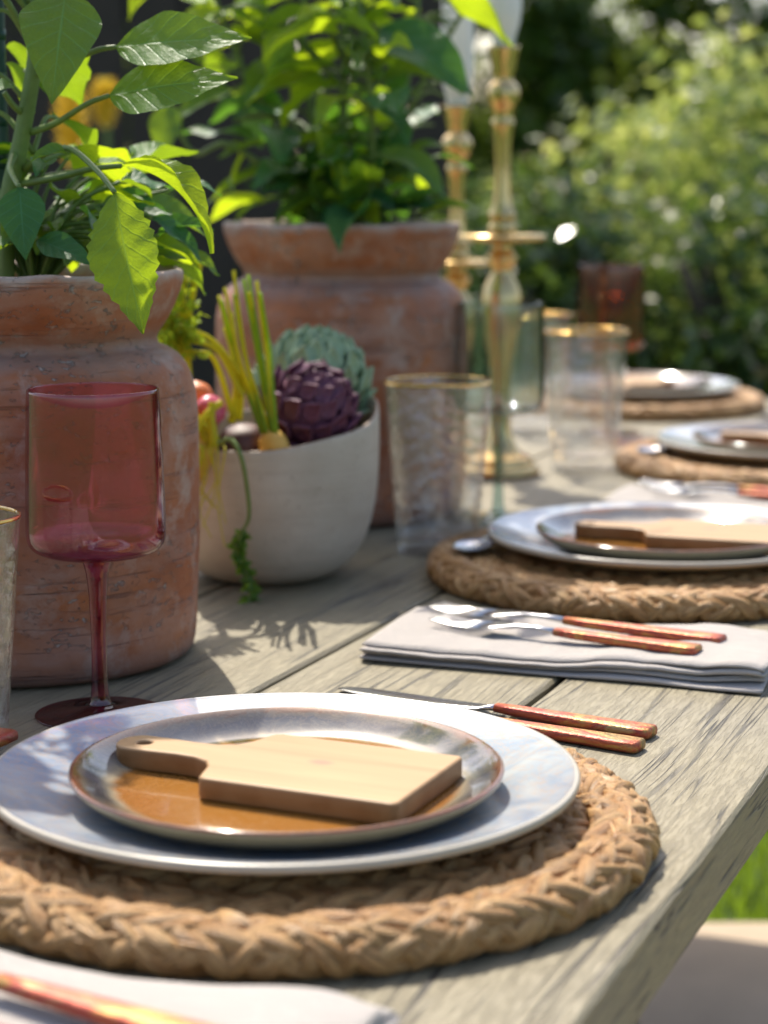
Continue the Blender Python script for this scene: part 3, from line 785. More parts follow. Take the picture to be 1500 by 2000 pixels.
# ------------------------------------------------------------------ pots
POT = [(.108,0),(.1165,.003),(.1205,.012),(.1225,.04),(.1245,.09),(.1250,.14),(.1248,.178),(.1232,.198),(.1190,.213),(.1120,.2235),(.1040,.2290),(.0985,.2315),(.0966,.2345),(.0966,.2385),(.0990,.2425),(.1040,.2500),(.1095,.261),(.1138,.272),(.1160,.280),(.1157,.2855),(.1125,.2872),(.1085,.2850),(.1045,.275),(.0985,.255),(.0935,.238),(.0935,.21)]
def pot(loc, label, seed, k=1., kz=1.):
    t = thing('terracotta_pot', label, 'pot', loc, seed*1.7, 'terracotta pots'); t.scale = (k,k,k*kz)
    nz = vnoise(seed)
    def wob(r, z, a):
        d = Vector((math.cos(a), math.sin(a), 0))
        q = nz(d*1.3 + Vector((0,0,z*9)), 1.) ; q2 = nz(Vector((0,0,z*60)) + d*.4, 1.) ; q3 = nz(d*9+Vector((0,0,z*90)), 1.)
        return r*(1 + .010*q + .0035*q2 + .0030*q3), z + (.0035*nz(d*1.1) if z > .24 else 0) + .0016*q3*(z > .27)
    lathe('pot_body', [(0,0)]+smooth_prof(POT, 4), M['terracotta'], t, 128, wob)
    V, Fc = lathe_data([(0,.258),(.02,.259),(.04,.259),(.06,.258),(.08,.257),(.0975,.2545)], 40, lambda r, z, a: (r, z + .005*nz(Vector((r*math.cos(a)*60, r*math.sin(a)*60, 0))) + .003*nz(Vector((r*math.cos(a)*210, r*math.sin(a)*210, 3)))))
    so_ = mk('soil', V, [f[::-1] for f in Fc], M['soil'], t)
    return t
PX1, PY1 = -.256, 1.413; PX2, PY2 = -.043, 2.040
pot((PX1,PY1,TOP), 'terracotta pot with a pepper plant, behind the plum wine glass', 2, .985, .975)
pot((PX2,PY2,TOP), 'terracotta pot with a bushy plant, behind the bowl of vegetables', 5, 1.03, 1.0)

# ------------------------------------------------------------------ leaves and plants
def leaf_data(L=1., Wd=.5, nl=14, nw=4, bend=.6, fold=.35, wave=.05, twist=0., serr=0., seed=0, peak=.36):
    r = random.Random(seed); ph = r.uniform(0,6)
    V, UV, Fc = [], [], []
    y, z, ang = 0., 0., 0.; cl = []
    for i in range(nl+1):
        t = i/nl; cl.append((y, z, ang))
        ang = -bend*(t+.5/nl); y += L/nl*math.cos(ang); z += L/nl*math.sin(ang)
    for i in range(nl+1):
        t = i/nl; yy, zz, an = cl[i]
        a = peak/(1-peak)*.95
        w = Wd*.5*((t/peak)**(.62))*math.exp(-((max(t-peak,0))/(1-peak))**2*1.6)*(1-t**5) if t <= 1 else 0
        if t < peak: w = Wd*.5*math.sin(math.pi/2*(t/peak))**.75
        else:
            q = (t-peak)/(1-peak); w = Wd*.5*(1-q**1.75)*(1-.28*q)
        if i in (0, nl): w = max(w, Wd*.008)
        if serr and 0 < i < nl: w *= 1 + serr*(((i*1.0) % 2)-.5) + serr*.5*r.uniform(-1,1)
        tw = twist*t
        for k in range(-nw, nw+1):
            s = k/nw
            x = s*w; h = fold*abs(s)**1.25*w + wave*Wd*math.sin(t*11+ph+(1.2 if s > 0 else 0))*abs(s)**1.6 + .012*Wd*math.cos(t*nl*1.57+abs(s)*3)*(1 if abs(s) > .2 else 0)
            x2 = x*math.cos(tw) - h*math.sin(tw); h2 = x*math.sin(tw) + h*math.cos(tw)
            V.append((x2, yy - h2*math.sin(an), zz + h2*math.cos(an))); UV.append((.5+.5*s, t))
    n = 2*nw+1
    for i in range(nl):
        for k in range(2*nw):
            Fc.append((i*n+k, i*n+k+1, (i+1)*n+k+1, (i+1)*n+k))
    return V, UV, Fc, Vector((0, cl[-1][0], cl[-1][1]))
LEAFMESH = {}
def leaf_mesh(key, mat, **kw):
    k = (key, mat)
    if k not in LEAFMESH:
        V, UV, Fc, tip = leaf_data(**kw); o = mk('leaf', V, Fc, M[mat], None, True, UV); LEAFMESH[k] = (o.data, tip); bpy.data.objects.remove(o)
    return LEAFMESH[k]
VAR = [dict(Wd=.5, bend=.5, fold=.3, wave=.05, seed=1), dict(Wd=.55, bend=.9, fold=.45, wave=.07, seed=2), dict(Wd=.46, bend=1.3, fold=.25, wave=.06, seed=3), dict(Wd=.52, bend=.25, fold=.5, wave=.05, twist=.4, seed=4), dict(Wd=.58, bend=.7, fold=.1, wave=.09, serr=.08, seed=5), dict(Wd=.44, bend=1.0, fold=.7, wave=.05, twist=-.3, seed=6)]
def leaf(parent, origin, p0, p1, nrm, var=0, mat='leaf', wsc=1., key=None, **kw):
    if key is None: me, tip = leaf_mesh(var, mat, **VAR[var])
    else: me, tip = leaf_mesh(key, mat, **kw)
    p0 = Vector(p0); d = Vector(p1) - p0; s = d.length / tip.length; d.normalize()
    n = Vector(nrm); n = (n - d*n.dot(d))
    if n.length < 1e-3: n = d.orthogonal()
    n.normalize()
    # local chord (0,ty,tz) must land on d; local z leans to n
    ly = tip.normalized(); lx = Vector((1,0,0)); lz = lx.cross(ly)
    wx = d.cross(n); Lm = Matrix((lx, ly, lz)).transposed(); Wm = Matrix((wx, d, n)).transposed()
    R = (Wm @ Lm.inverted()) @ Matrix.Diagonal((wsc, 1, 1))
    o = ob('leaf', me, parent)
    o.matrix_local = Matrix.Translation(p0 - origin) @ (R*s).to_4x4()
    return o
o1 = Vector((PX1, PY1, TOP+.25))
pp1 = thing('pepper_plant', 'leafy pepper plant growing in the pot behind the plum wine glass', 'plant', o1)
sb = MB()
def stem(b, org, pts, r0, r1, n=8, ridge=0.):
    c = crv(pts, 6); m = len(c); b.tube([p - org for p in c], [r0+(r1-r0)*i/(m-1) for i in range(m)], n, ridge=ridge, nr=5)
Y0 = 1.405
stem(sb, o1, [P(10,560,Y0), P(15,400,Y0), P(42,270,Y0), P(66,130,Y0), P(74,20,Y0), P(60,-120,Y0+.02), P(70,-300,Y0+.03)], .0068, .004, 12, .10)
stem(sb, o1, [P(60,85,Y0), P(35,40,Y0-.01), P(5,-10,Y0-.02), P(-40,-60,Y0-.03)], .0028, .002)
stem(sb, o1, [P(48,225,Y0), P(25,205,Y0-.01), P(8,180,Y0-.015)], .0024, .0018)
CL = []
def L1(b, Yb, tp, Yt, nrm, petiole=None, mat='leaf', wsc=1., var=0, key=None, **kw):
    p0 = P(b[0], b[1], Yb); p1 = P(tp[0], tp[1], Yt)
    if petiole:
        pts = [P(x, y, Y) for (x, y, Y) in petiole] + [p0]; stem(sb, o1, pts, .0026, .0016)
    leaf(pp1, o1, p0, p1, nrm, var, mat, wsc, key, **kw)
# A and B: the two long leaves reaching right
L1((226,92),1.37,(492,76),1.345,(-.05,-.78,.62),[(60,150,1.405),(130,122,1.39),(190,98,1.375)], key='A', Wd=.50, bend=.20, fold=.14, wave=.02, nl=18, nw=6, seed=11, peak=.36)
L1((212,187),1.36,(465,154),1.335,(-.05,-.82,.58),[(62,258,1.405),(110,240,1.39),(170,203,1.37)], key='B', Wd=.50, bend=.22, fold=.10, wave=.03, nl=18, nw=6, seed=12, peak=.34)
# C: scorched leaf hanging over the stem
L1((128,-12),1.36,(101,204),1.325,(.12,-.93,.35),[(66,60,1.405),(85,5,1.39),(110,-22,1.375)], 'leaf_blot', key='C', Wd=.66, bend=.45, fold=.28, wave=.03, nl=18, nw=6, seed=13, peak=.34)
L1((-30,168),1.37,(30,172),1.35,(.1,-.7,.7), None, 'leaf', key='B', Wd=.5, nl=18, nw=6, bend=.22, fold=.22, wave=.03, seed=12, peak=.34)
# E, F: dark leaves over the rim
L1((38,366),1.335,(50,508),1.315,(.1,-.95,.3),[(30,300,1.405),(20,330,1.37)], 'leaf_dark', key='E', Wd=.62, bend=.5, fold=.2, wave=.03, nl=16, nw=5, seed=14, peak=.36)
L1((72,468),1.33,(186,518),1.315,(.15,-.75,.65),[(30,430,1.40),(50,448,1.36)], 'leaf_dark', key='F', Wd=.5, bend=.3, fold=.25, wave=.04, nl=14, nw=5, seed=15)
# G: the big leaf hanging outside the rim
L1((224,376),1.275,(281,652),1.255,(-.18,-.95,.25),[(50,330,1.405),(95,296,1.37),(140,292,1.34),(190,334,1.30)], 'leaf_half', key='G', Wd=.50, bend=.35, fold=.22, wave=.05, serr=.10, nl=26, nw=6, seed=16, peak=.46)
# H: folded leaf arching right
L1((236,324),1.33,(410,496),1.31,(.80,-.25,.55),[(40,360,1.405),(120,345,1.37),(180,330,1.35)], 'leaf_yellow', key='H', Wd=.36, bend=1.35, fold=.75, wave=.07, serr=.06, nl=22, nw=5, seed=17, peak=.4)
# I: bright leaf behind, J, K blurred behind
L1((150,290),1.44,(262,398),1.47,(.2,.75,.6),[(40,330,1.41)], 'leaf_yellow', key='I', Wd=.72, bend=.9, fold=.1, wave=.08, serr=.05, nl=16, nw=5, seed=18)
L1((258,312),1.50,(362,298),1.55,(-.1,-.5,.85),[(60,350,1.42),(180,330,1.46)], 'leaf', var=0)
L1((298,424),1.40,(398,516),1.42,(.6,-.5,.6),[(120,420,1.42),(220,400,1.41)], 'leaf_dark', wsc=.75, var=0)
L1((90,320),1.36,(70,345),1.33,(.1,-.6,.8), None, 'leaf_dark', var=1)
L1((130,300),1.345,(58,318),1.33,(-.1,-.7,.6), None, 'leaf', var=5)
rl = random.Random(31)
for i in range(62):     # the dense small growth just above the rim
    a = rl.uniform(-math.pi, math.pi); rr = rl.uniform(.01,.08)
    b = Vector((PX1 + .03 + rr*math.cos(a), PY1 + .02 + rr*math.sin(a)*.8, TOP + rl.uniform(.275,.36)))
    dd = Vector((math.cos(a)+rl.uniform(-.4,.4), math.sin(a)+rl.uniform(-.4,.4), rl.uniform(-.7,.45))).normalized()
    if dd.y < 0 and b.z > TOP+.33: dd.y *= -.5
    tp = b + dd*rl.uniform(.035,.062)
    stem(sb, o1, [Vector((PX1+.01,PY1,TOP+.255)), (b+Vector((PX1,PY1,TOP+.27)))/2+Vector((0,0,.012)), b], .0018, .0012, 6)
    leaf(pp1, o1, b, tp, (rl.uniform(-.5,.5), rl.uniform(-.6,.3), .8), rl.randrange(6), rl.choice(['leaf','leaf_dark','leaf_yellow','leaf','leaf_dark']))
for i in range(26):     # growth at the back, to the left and above the frame
    h = rl.uniform(.36,.62); a = rl.uniform(math.pi*.35, math.pi*1.25)
    b0 = Vector((PX1+.012, PY1, TOP+h))
    b = b0 + Vector((math.cos(a), math.sin(a)*.8, .35))*rl.uniform(.03,.06)
    tp = b + Vector((math.cos(a), math.sin(a), rl.uniform(-.7,.2))).normalized()*rl.uniform(.06,.095)
    stem(sb, o1, [b0-Vector((0,0,.01)), (b0+b)/2+Vector((0,0,.006)), b], .0022, .0014, 6)
    leaf(pp1, o1, b, tp, (rl.uniform(-.3,.3), rl.uniform(-.3,.3), 1), rl.randrange(6), rl.choice(['leaf','leaf','leaf_yellow']))
sb.build('stem', M['stem'], pp1)
# stake beside the plant
st_ = MB(); st_.tube([Vector((0,0,0)), Vector((0,0,.1)), Vector((0,0,.5)), Vector((0,0,.53)), Vector((0,0,.54))], [.005,.005,.005,.005,.001], 12)
for z in np.arange(.04,.5,.03): st_.tube([Vector((0,0,z)), Vector((0,0,z+.004)), Vector((0,0,z+.008))], [.005,.0058,.005], 12)
stk = st_.build('plant_stake', M['stake']); p_ = P(6,100,1.45); stk.location = (p_.x-.003, 1.45, TOP+.245); tag(stk, 'thin dark green stake standing behind the pepper plant', 'stake')

# second plant
o2 = Vector((PX2, PY2, TOP+.26))
pp2 = thing('bushy_plant', 'bushy green plant growing in the pot behind the bowl of vegetables', 'plant', o2)
sb = MB(); r2 = random.Random(77)
stems = [[(0,0,0),(.0,.0,.1),(.005,-.005,.22),(-.005,.0,.34),(.0,.01,.5)], [(-.02,.01,0),(-.05,.02,.1),(-.10,.03,.19),(-.13,.03,.27),(-.14,.05,.36)], [(.02,.01,0),(.05,.02,.10),(.085,.03,.18),(.12,.01,.24),(.15,.0,.30)], [(.01,-.02,0),(.03,-.04,.08),(.03,-.06,.16),(.02,-.07,.24),(.03,-.06,.33)], [(-.01,.03,0),(-.03,.06,.12),(-.04,.08,.26),(-.03,.1,.4)], [(.02,.03,0),(.06,.07,.14),(.08,.08,.3),(.06,.09,.42)]]
nl2 = 0
for k, pts in enumerate(stems):
    c = crv([o2 + Vector(q) for q in pts], 7)
    stem(sb, o2, [o2+Vector(q) for q in pts], .0052 if k == 0 else .0036, .0018)
    for j in range(3, len(c)):
        for rep in range(1 if j % 2 else 2):
            a = r2.uniform(0, 6.283); pl_ = r2.uniform(.02,.05)
            b = c[j] + Vector((math.cos(a), math.sin(a), r2.uniform(.0,.5)))*pl_
            dd = Vector((math.cos(a)+r2.uniform(-.3,.3), math.sin(a)+r2.uniform(-.3,.3), r2.uniform(-.75,.35))).normalized()
            stem(sb, o2, [c[j], (c[j]+b)/2+Vector((0,0,.006)), b], .002, .0013, 6)
            hi = c[j].z - o2.z > .17
            if PX(b) > 820 or PX(b+dd*.08) > 850: continue
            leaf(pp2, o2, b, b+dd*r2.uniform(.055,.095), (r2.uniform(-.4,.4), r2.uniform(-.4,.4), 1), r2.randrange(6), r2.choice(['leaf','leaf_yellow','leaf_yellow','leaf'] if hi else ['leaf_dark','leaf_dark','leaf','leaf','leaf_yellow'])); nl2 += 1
for i in range(48):
    a = r2.uniform(0, 6.283); rr = r2.uniform(.0,.09)
    b = o2 + Vector((rr*math.cos(a), rr*math.sin(a), r2.uniform(.02,.10)))
    dd = Vector((math.cos(a)+r2.uniform(-.5,.5), math.sin(a)+r2.uniform(-.5,.5), r2.uniform(-.3,.5))).normalized()
    if b.z < o2.z+.06: dd.z = abs(dd.z)
    stem(sb, o2, [o2+Vector((rr*.3*math.cos(a), rr*.3*math.sin(a), 0)), (o2+b)/2+Vector((0,0,.02)), b], .0018, .0012, 6)
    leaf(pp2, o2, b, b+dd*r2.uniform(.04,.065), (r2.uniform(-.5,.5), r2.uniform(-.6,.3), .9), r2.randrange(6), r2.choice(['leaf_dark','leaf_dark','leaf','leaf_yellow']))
def L2(b, Yb, tp, Yt, nrm, mat='leaf', wsc=1., var=0, pet=None):
    p0 = P(*b, Yb); p1 = P(*tp, Yt)
    if pet: stem(sb, o2, [P(*q) for q in pet]+[p0], .003, .0018)
    leaf(pp2, o2, p0, p1, nrm, var, mat, wsc)
L2((745,55),1.98,(925,190),1.94,(.25,-.75,.6),'leaf_dark',1.1,0,[(668,150,2.03),(700,80,2.0)])
L2((855,-20),1.97,(1000,90),1.95,(.5,.6,.6),'leaf_yellow',.8,0,[(668,60,2.03),(760,-10,2.0)])
L2((752,155),2.0,(905,185),1.96,(.1,-.4,.9),'leaf',.6,5,[(668,200,2.03)])
L2((730,205),2.0,(800,290),1.97,(.5,-.6,.6),'leaf_dark',.9,1,[(668,240,2.03)])
L2((745,300),1.97,(875,395),1.93,(.3,-.7,.6),'leaf',.8,2,[(668,330,2.0)])
L2((330,205),2.02,(318,318),2.0,(-.1,-.9,.3),'leaf',1.1,0,[(510,320,2.02),(440,280,2.02),(380,300,2.02),(345,240,2.02)])
L2((455,235),2.05,(560,235),2.03,(0,-.5,.9),'leaf_dark',.5,2,[(600,300,2.05),(560,230,2.05)])
L2((480,300),2.04,(455,385),2.0,(-.3,.5,.7),'leaf_yellow',.9,0,[(560,380,2.05)])
L2((560,60),1.99,(520,150),1.97,(0,-.8,.5),'leaf_yellow',1.,1,[(660,160,2.02)])
L2((430,20),2.0,(350,90),1.97,(0,-.5,.8),'leaf_yellow',1.,1,[(640,130,2.03),(520,20,2.0)])
L2((640,50),1.96,(740,80),1.93,(0,-.4,.9),'leaf_yellow',.7,5,[(668,110,2.03)])
sb.build('stem', M['stem'], pp2)

# ------------------------------------------------------------------ bowl of vegetables
BX, BY = -.100, 1.695
bowl = thing('serving_bowl', 'off-white handmade stoneware bowl heaped with vegetables', 'bowl', (BX,BY,TOP))
nb = vnoise(41)
def bwob(r, z, a):
    d = Vector((math.cos(a), math.sin(a), 0)); k = max(0, (z-.06)/.065)
    lift = .016*math.cos(a-.45) + .004*math.sin(3*a+1) + .002*math.sin(5*a)
    return r*(1 + .012*nb(d*1.2+Vector((0,0,z*12)))), z + lift*min(k,1.2)**1.5
lathe('bowl_body', [(0,0)]+smooth_prof([(.035,0),(.05,.002),(.068,.012),(.083,.032),(.0915,.058),(.0955,.085),(.0965,.11),(.0962,.126),(.0948,.1285),(.0930,.1265),(.0925,.11),(.0905,.085),(.086,.058),(.076,.034),(.058,.016),(.03,.009)], 4)+[(0,.008)], M['ceramic'], bowl, 112, bwob)

def bract_mesh(mat, seed=0):
    V, UV, Fc, tip = leaf_data(L=1., Wd=.86, nl=7, nw=3, bend=-.75, fold=.40, wave=.0, seed=seed, peak=.45)
    n = len(V); V2 = [Vector(v) for v in V]
    o = mk('bract', V, Fc, mat, None, True, UV)
    md = o.modifiers.new('s', 'SOLIDIFY'); md.thickness = .09; md.offset = 0
    dg = bpy.context.evaluated_depsgraph_get(); me = bpy.data.meshes.new_from_object(o.evaluated_get(dg)); bpy.data.objects.remove(o); me.name = 'bract'; return me
def artichoke(loc, R, axis, mat, label, seed, n=78):
    t = thing('artichoke', label, 'artichoke', loc)
    me = bract_mesh(mat, seed); r = random.Random(seed)
    q = Vector((0,0,1)).rotation_difference(Vector(axis).normalized())
    core = lathe('heart', [(0,-.92*R)]+[(R*.86*math.sin(a), -R*.90*math.cos(a)) for a in np.linspace(.15,2.9,14)]+[(0,R*.92)], mat, t, 28)
    core.rotation_mode = 'QUATERNION'; core.rotation_quaternion = q
    st = MB(); st.tube([Vector((0,0,-R*.85)), Vector((0,0,-R*1.05)), Vector((0,0,-R*1.15))], [R*.25,R*.2,R*.19], 12); so2 = st.build('stalk', mat, t); so2.rotation_mode = 'QUATERNION'; so2.rotation_quaternion = q
    for i in range(n):
        f = (i+.5)/n; lat = math.radians(-68 + 150*f); az = i*2.39996
        p = Vector((math.cos(lat)*math.cos(az), math.cos(lat)*math.sin(az), math.sin(lat)))
        upv = Vector((-math.sin(lat)*math.cos(az), -math.sin(lat)*math.sin(az), math.cos(lat)))
        base = p*R*.90 ; s = R*(.80 - .30*f)*r.uniform(.92,1.08)
        y = (upv + p*(.10+.16*(1-f))).normalized(); z = (p - y*p.dot(y)).normalized(); x = y.cross(z)
        o = ob('bract', me, t)
        Rm = (q.to_matrix() @ Matrix((x, y, z)).transposed()) @ Matrix.Diagonal((s*.92, s, s))
        o.matrix_local = Matrix.Translation(q @ (base - y*s*.42)) @ Rm.to_4x4()
    return t
artichoke(P(612,752,1.742), .0455, (.15,-.25,1), M['artichoke'], 'pale green artichoke at the back of the stoneware bowl', 3, 84)
artichoke(P(604,800,1.662), .0370, (.62,-.45,.55), M['purple'], 'dark purple artichoke in front of the green one', 8, 72)

def root(name, label, cat, top, dirv, R, L, mat, group=None, prof=None):
    t = thing(name, label, cat, top, 0, group)
    pr = prof or [(0,.03),(.35,.0),(.75,-.06),(1,-.22),(.96,-.45),(.80,-.75),(.55,-.9),(.2,-.98),(0,-1)]
    nz = vnoise(hash(label) % 100)
    o = lathe('root', smooth_prof([(a*R, b*L) for a, b in pr], 3), mat, t, 28, lambda r, z, a: (r*(1+.05*nz(Vector((math.cos(a)*2, math.sin(a)*2, z*70)))), z))
    for f in (): pass
    o.data.flip_normals()
    o.rotation_mode = 'QUATERNION'; o.rotation_quaternion = Vector((0,0,1)).rotation_difference(Vector(dirv).normalized())
    return t
VEG = 'root vegetables heaped in the bowl'
def stalks(t, org, specs, mat='stem_yellow', r0=.0028, name='stalk'):
    for pts, ra, rb in specs:
        b = MB(); c = crv(pts, 6); m = len(c)
        b.tube([p - org for p in c], [ra+(rb-ra)*i/(m-1) for i in range(m)], 8, ridge=.12); b.build(name, M[mat], t)
YC = 1.612
c1 = P(527,842,YC)
car = root('carrot', 'yellow carrot with a tall sheaf of cut yellow-green stalks', 'carrot', c1, (-.25,-.1,1), .0125, .06, M['carrot_yellow'], VEG)
rv = random.Random(5); sp = []
for i in range(10):
    f = i/9; xb = 512 + 28*f + rv.uniform(-3,3); xt = 424 + 84*f + rv.uniform(-7,7); yt = rv.uniform(528,590)
    xm = (xb*.35 + xt*.65) + (8 if f > .5 else -2)
    sp.append(([P(xb, 846, YC+.004*rv.uniform(-1,1)), P((xb+xm)/2, 770, YC+.004), P(xm, 690, YC+.01*rv.uniform(-1,1.5)), P(xt, yt, YC+.018*rv.uniform(-.5,1.5))], .0021, .0014))
stalks(car, c1, sp[::2]); stalks(car, c1, sp[1::2], 'frond')
c2 = P(470,832,YC+.02)
bt = root('beetroot', 'brown-red beetroot behind the bowl rim, next to the yellow carrot', 'beetroot', c2, (-.1,-.2,1), .0205, .055, M['beet'], VEG)
stalks(bt, c2, [([P(452,826,YC+.01), P(462,760,YC+.01), P(455,690,YC+.012), P(440,640,YC+.02)], .0034,.0022), ([P(466,820,YC+.012), P(470,755,YC+.012), P(462,700,YC+.016), P(450,610,YC+.02)], .0034,.0022),
    ([P(455,815,YC+.008), P(420,705,YC+.0), P(385,688,YC-.008), P(348,690,YC-.012)], .0026,.0016), ([P(472,775,YC+.002), P(430,690,YC+.0), P(385,668,YC-.008), P(340,668,YC-.012)], .0026,.0016), ([P(470,735,YC), P(430,680,YC), P(400,655,YC), P(352,635,YC)], .0024,.0015)])
c3 = P(382,748,YC+.03)
root('carrot', 'orange carrot standing between the pot and the beetroot', 'carrot', c3, (-.1,.0,1), .0150, .075, M['carrot'], VEG)
c4 = P(424,790,YC+.0)
rd = root('radish', 'pink and white radish beside the orange carrot', 'radish', c4, (.5,-.5,.5), .0125, .030, M['radish'], VEG)
stalks(rd, c4, [([P(432,786,YC-.006), P(400,812,YC-.016), P(378,850,YC-.02), P(366,860,YC-.02)], .0030,.0020)])
c5 = P(398,852,YC-.004)
yb = root('golden_beet', 'golden beet with thick yellow-green stalks at the bowl rim', 'beet', c5, (.3,-.2,1), .0135, .042, M['carrot_yellow'], VEG)
stalks(yb, c5, [([P(418,872,YC-.014), P(416,850,YC-.014), P(412,815,YC-.012), P(415,785,YC-.01)], .0046,.0030), ([P(404,864,YC-.01), P(392,830,YC-.01), P(378,800,YC-.01), P(366,720,YC-.006)], .0032,.0022), ([P(424,858,YC-.012), P(400,830,YC-.014), P(372,805,YC-.016), P(350,790,YC-.016)], .0030,.0020), ([P(384,860,YC-.006), P(372,760,YC-.004), P(366,650,YC-.002), P(380,560,YC+.0), P(394,505,YC+.004)], .0030,.0024), ([P(378,860,YC), P(366,740,YC), P(356,600,YC), P(366,490,YC)], .0030,.0024)])
# frond tops: a bunch of feathery leaflets as one part each
def frond(parent, org, pts, n, size, seed, mat='frond'):
    r = random.Random(seed); c = crv(pts, 8); b = MB(); m = len(c)
    b.tube([p-org for p in c], [.0016-.001*i/(m-1) for i in range(m)], 6)
    V, UV, Fc = [], [], []
    for i in range(n):
        p = c[r.randrange(2, m)] - org; d = Vector((r.gauss(0,1), r.gauss(0,.7), r.gauss(0,1))).normalized()
        s = size*r.uniform(.5,1.2)
        b.tube([p, p+d*s*.5+Vector((0,0,.001)), p+d*s], [.0008,.0006,.0003], 5)
        for k in range(6):
            q = p + d*s*(.35+.13*k); e = (d.cross(Vector((r.gauss(0,1), r.gauss(0,1), r.gauss(0,1)))).normalized()*.8 + d*.7).normalized(); l = s*.36*r.uniform(.7,1.2); w = e.cross(Vector((r.gauss(0,1), r.gauss(0,1), r.gauss(0,1)))).normalized()*l*.34
            bb = len(V); V += [q, q+e*l*.5+w, q+e*l, q+e*l*.5-w]; UV += [(.5,0),(1,.5),(.5,1),(0,.5)]; Fc.append((bb,bb+1,bb+2,bb+3))
    b.build('frond_stalk', M['stem_yellow'], parent)
    mk('frond_leaflets', V, Fc, M[mat], parent, True, UV)
frond(bt, c2, [P(352,690,YC-.012), P(345,650,YC-.012), P(338,610,YC-.012), P(332,548,YC-.012)], 80, .020, 3)
frond(bt, c2, [P(345,668,YC-.012), P(325,640,YC-.014), P(312,605,YC-.014)], 50, .017, 4)
frond(bt, c2, [P(352,635,YC), P(335,590,YC+.0), P(345,540,YC)], 50, .016, 9)
# trailing sprig over the rim
ct = P(428,866,1.588)
sg = thing('trailing_sprig', 'green carrot-top sprig trailing down the outside of the bowl', 'sprig', ct)
bs = MB(); spp = [P(428,866,1.588), P(450,858,1.580), P(470,890,1.572), P(482,950,1.575), P(486,1010,1.582), P(470,1045,1.586), P(464,1085,1.590), P(482,1120,1.590), P(490,1160,1.586), P(478,1192,1.580)]
cc = crv(spp, 6); bs.tube([p-ct for p in cc], [.0022-.0013*i/(len(cc)-1) for i in range(len(cc))], 8); bs.build('stalk', M['stem'], sg)
V, UV, Fc = [], [], []; rr_ = random.Random(8)
for i in range(int(len(cc)*.55), len(cc)):
    for k in range(9):
        q = cc[i]-ct; e = Vector((rr_.gauss(0,1), rr_.gauss(0,.6), rr_.gauss(-.3,.8))).normalized(); l = rr_.uniform(.004,.011); w = e.cross(Vector((rr_.gauss(0,1), rr_.gauss(0,1), rr_.gauss(0,1)))).normalized()*l*.28
        bb = len(V); V += [q, q+e*l*.5+w, q+e*l, q+e*l*.5-w]; UV += [(.5,0),(1,.5),(.5,1),(0,.5)]; Fc.append((bb,bb+1,bb+2,bb+3))
mk('leaflets', V, Fc, M['leaf'], sg, True, UV)
# fine rootlets hanging over the rim
ct = P(398,872,1.592)
rt = thing('root_hairs', 'thin pale carrot rootlets hanging over the bowl rim', 'rootlets', ct); b = MB(); r = random.Random(12)
for i in range(9):
    x = r.uniform(392,440); l = r.uniform(60,190)
    c = crv([P(x-5,868,1.600), P(x,885,1.583), P(x+r.uniform(-18,18), 885+l*.5, 1.580), P(x+r.uniform(-30,40), 885+l, 1.583)], 6)
    b.tube([p-ct for p in c], [.0009-.0005*i_/(len(c)-1) for i_ in range(len(c))], 5)
b.build('rootlet', M['stem_yellow'], rt)

# ------------------------------------------------------------------ candlesticks
CS = [(.045,0),(.047,.003),(.0455,.008),(.040,.012),(.0385,.018),(.024,.027),(.015,.042),(.0115,.07),(.0115,.1),(.0145,.135),(.021,.165),(.0245,.19),(.022,.212),(.0135,.230),(.0125,.237),(.0175,.246),(.0178,.251),(.0125,.258),(.0125,.2655),(.030,.268),(.0495,.270),(.0515,.273),(.0495,.2755),(.0300,.2755),(.0150,.277),(.0165,.284),(.0130,.290),(.0165,.297),(.0125,.305),(.0105,.32),(.0088,.35),(.0102,.38),(.0120,.394),(.0137,.400),(.0118,.406),(.0130,.415),(.0175,.424),(.0190,.434),(.0165,.442),(.0112,.448),(.0125,.455),(.0150,.470),(.0185,.486)]
def candlestick(loc, label, clabel, kz, hcan):
    t = thing('candlestick', label, 'candlestick', loc, 0, 'turned brass candlesticks'); t.scale = (1,1,kz)
    low = [p for p in CS if p[1] <= .2656]; tray = [(0,.2656)]+[p for p in CS if .2656 < p[1] <= .2756]+[(0,.2757)]; up = [p for p in CS if p[1] > .2756]
    lathe('stem', [(0,0)]+smooth_prof(low, 3)+[(0,.2655)], M['brass'], t, 48)
    lathe('drip_tray', tray, M['brass'], t, 64)
    lathe('candle_holder', [(0,.2757)]+smooth_prof(up, 3)+[(.0160,.486),(.0125,.478),(0,.477)], M['brass'], t, 48)
    c = thing('taper_candle', clabel, 'candle', Vector(loc)+Vector((0,0,.478*kz)), 0, 'white taper candles')
    lathe('wax', [(0,0),(.0115,0),(.0118,.008),(.014,.02),(.0185,.034),(.0200,.05),(.0185,hcan*.6),(.0150,hcan-.006),(.012,hcan),(0,hcan+.001)], M['wax'], c, 40)
    b = MB(); b.tube([Vector((0,0,hcan-.002)), Vector((.001,0,hcan+.006)), Vector((.003,0,hcan+.012))], [.001,.001,.0008], 6); b.build('wick', M['wick'], c)
    return t
q = P(980,460,2.30); candlestick((q.x,2.30,TOP), 'taller turned brass candlestick standing clear of the bushy plant', 'white taper candle in the taller brass candlestick', 1., .24)
q = P(893,205,2.44); candlestick((q.x,2.44,TOP), 'shorter brass candlestick half hidden behind the bushy plant and pot', 'white taper candle in the shorter brass candlestick', .875, .24)

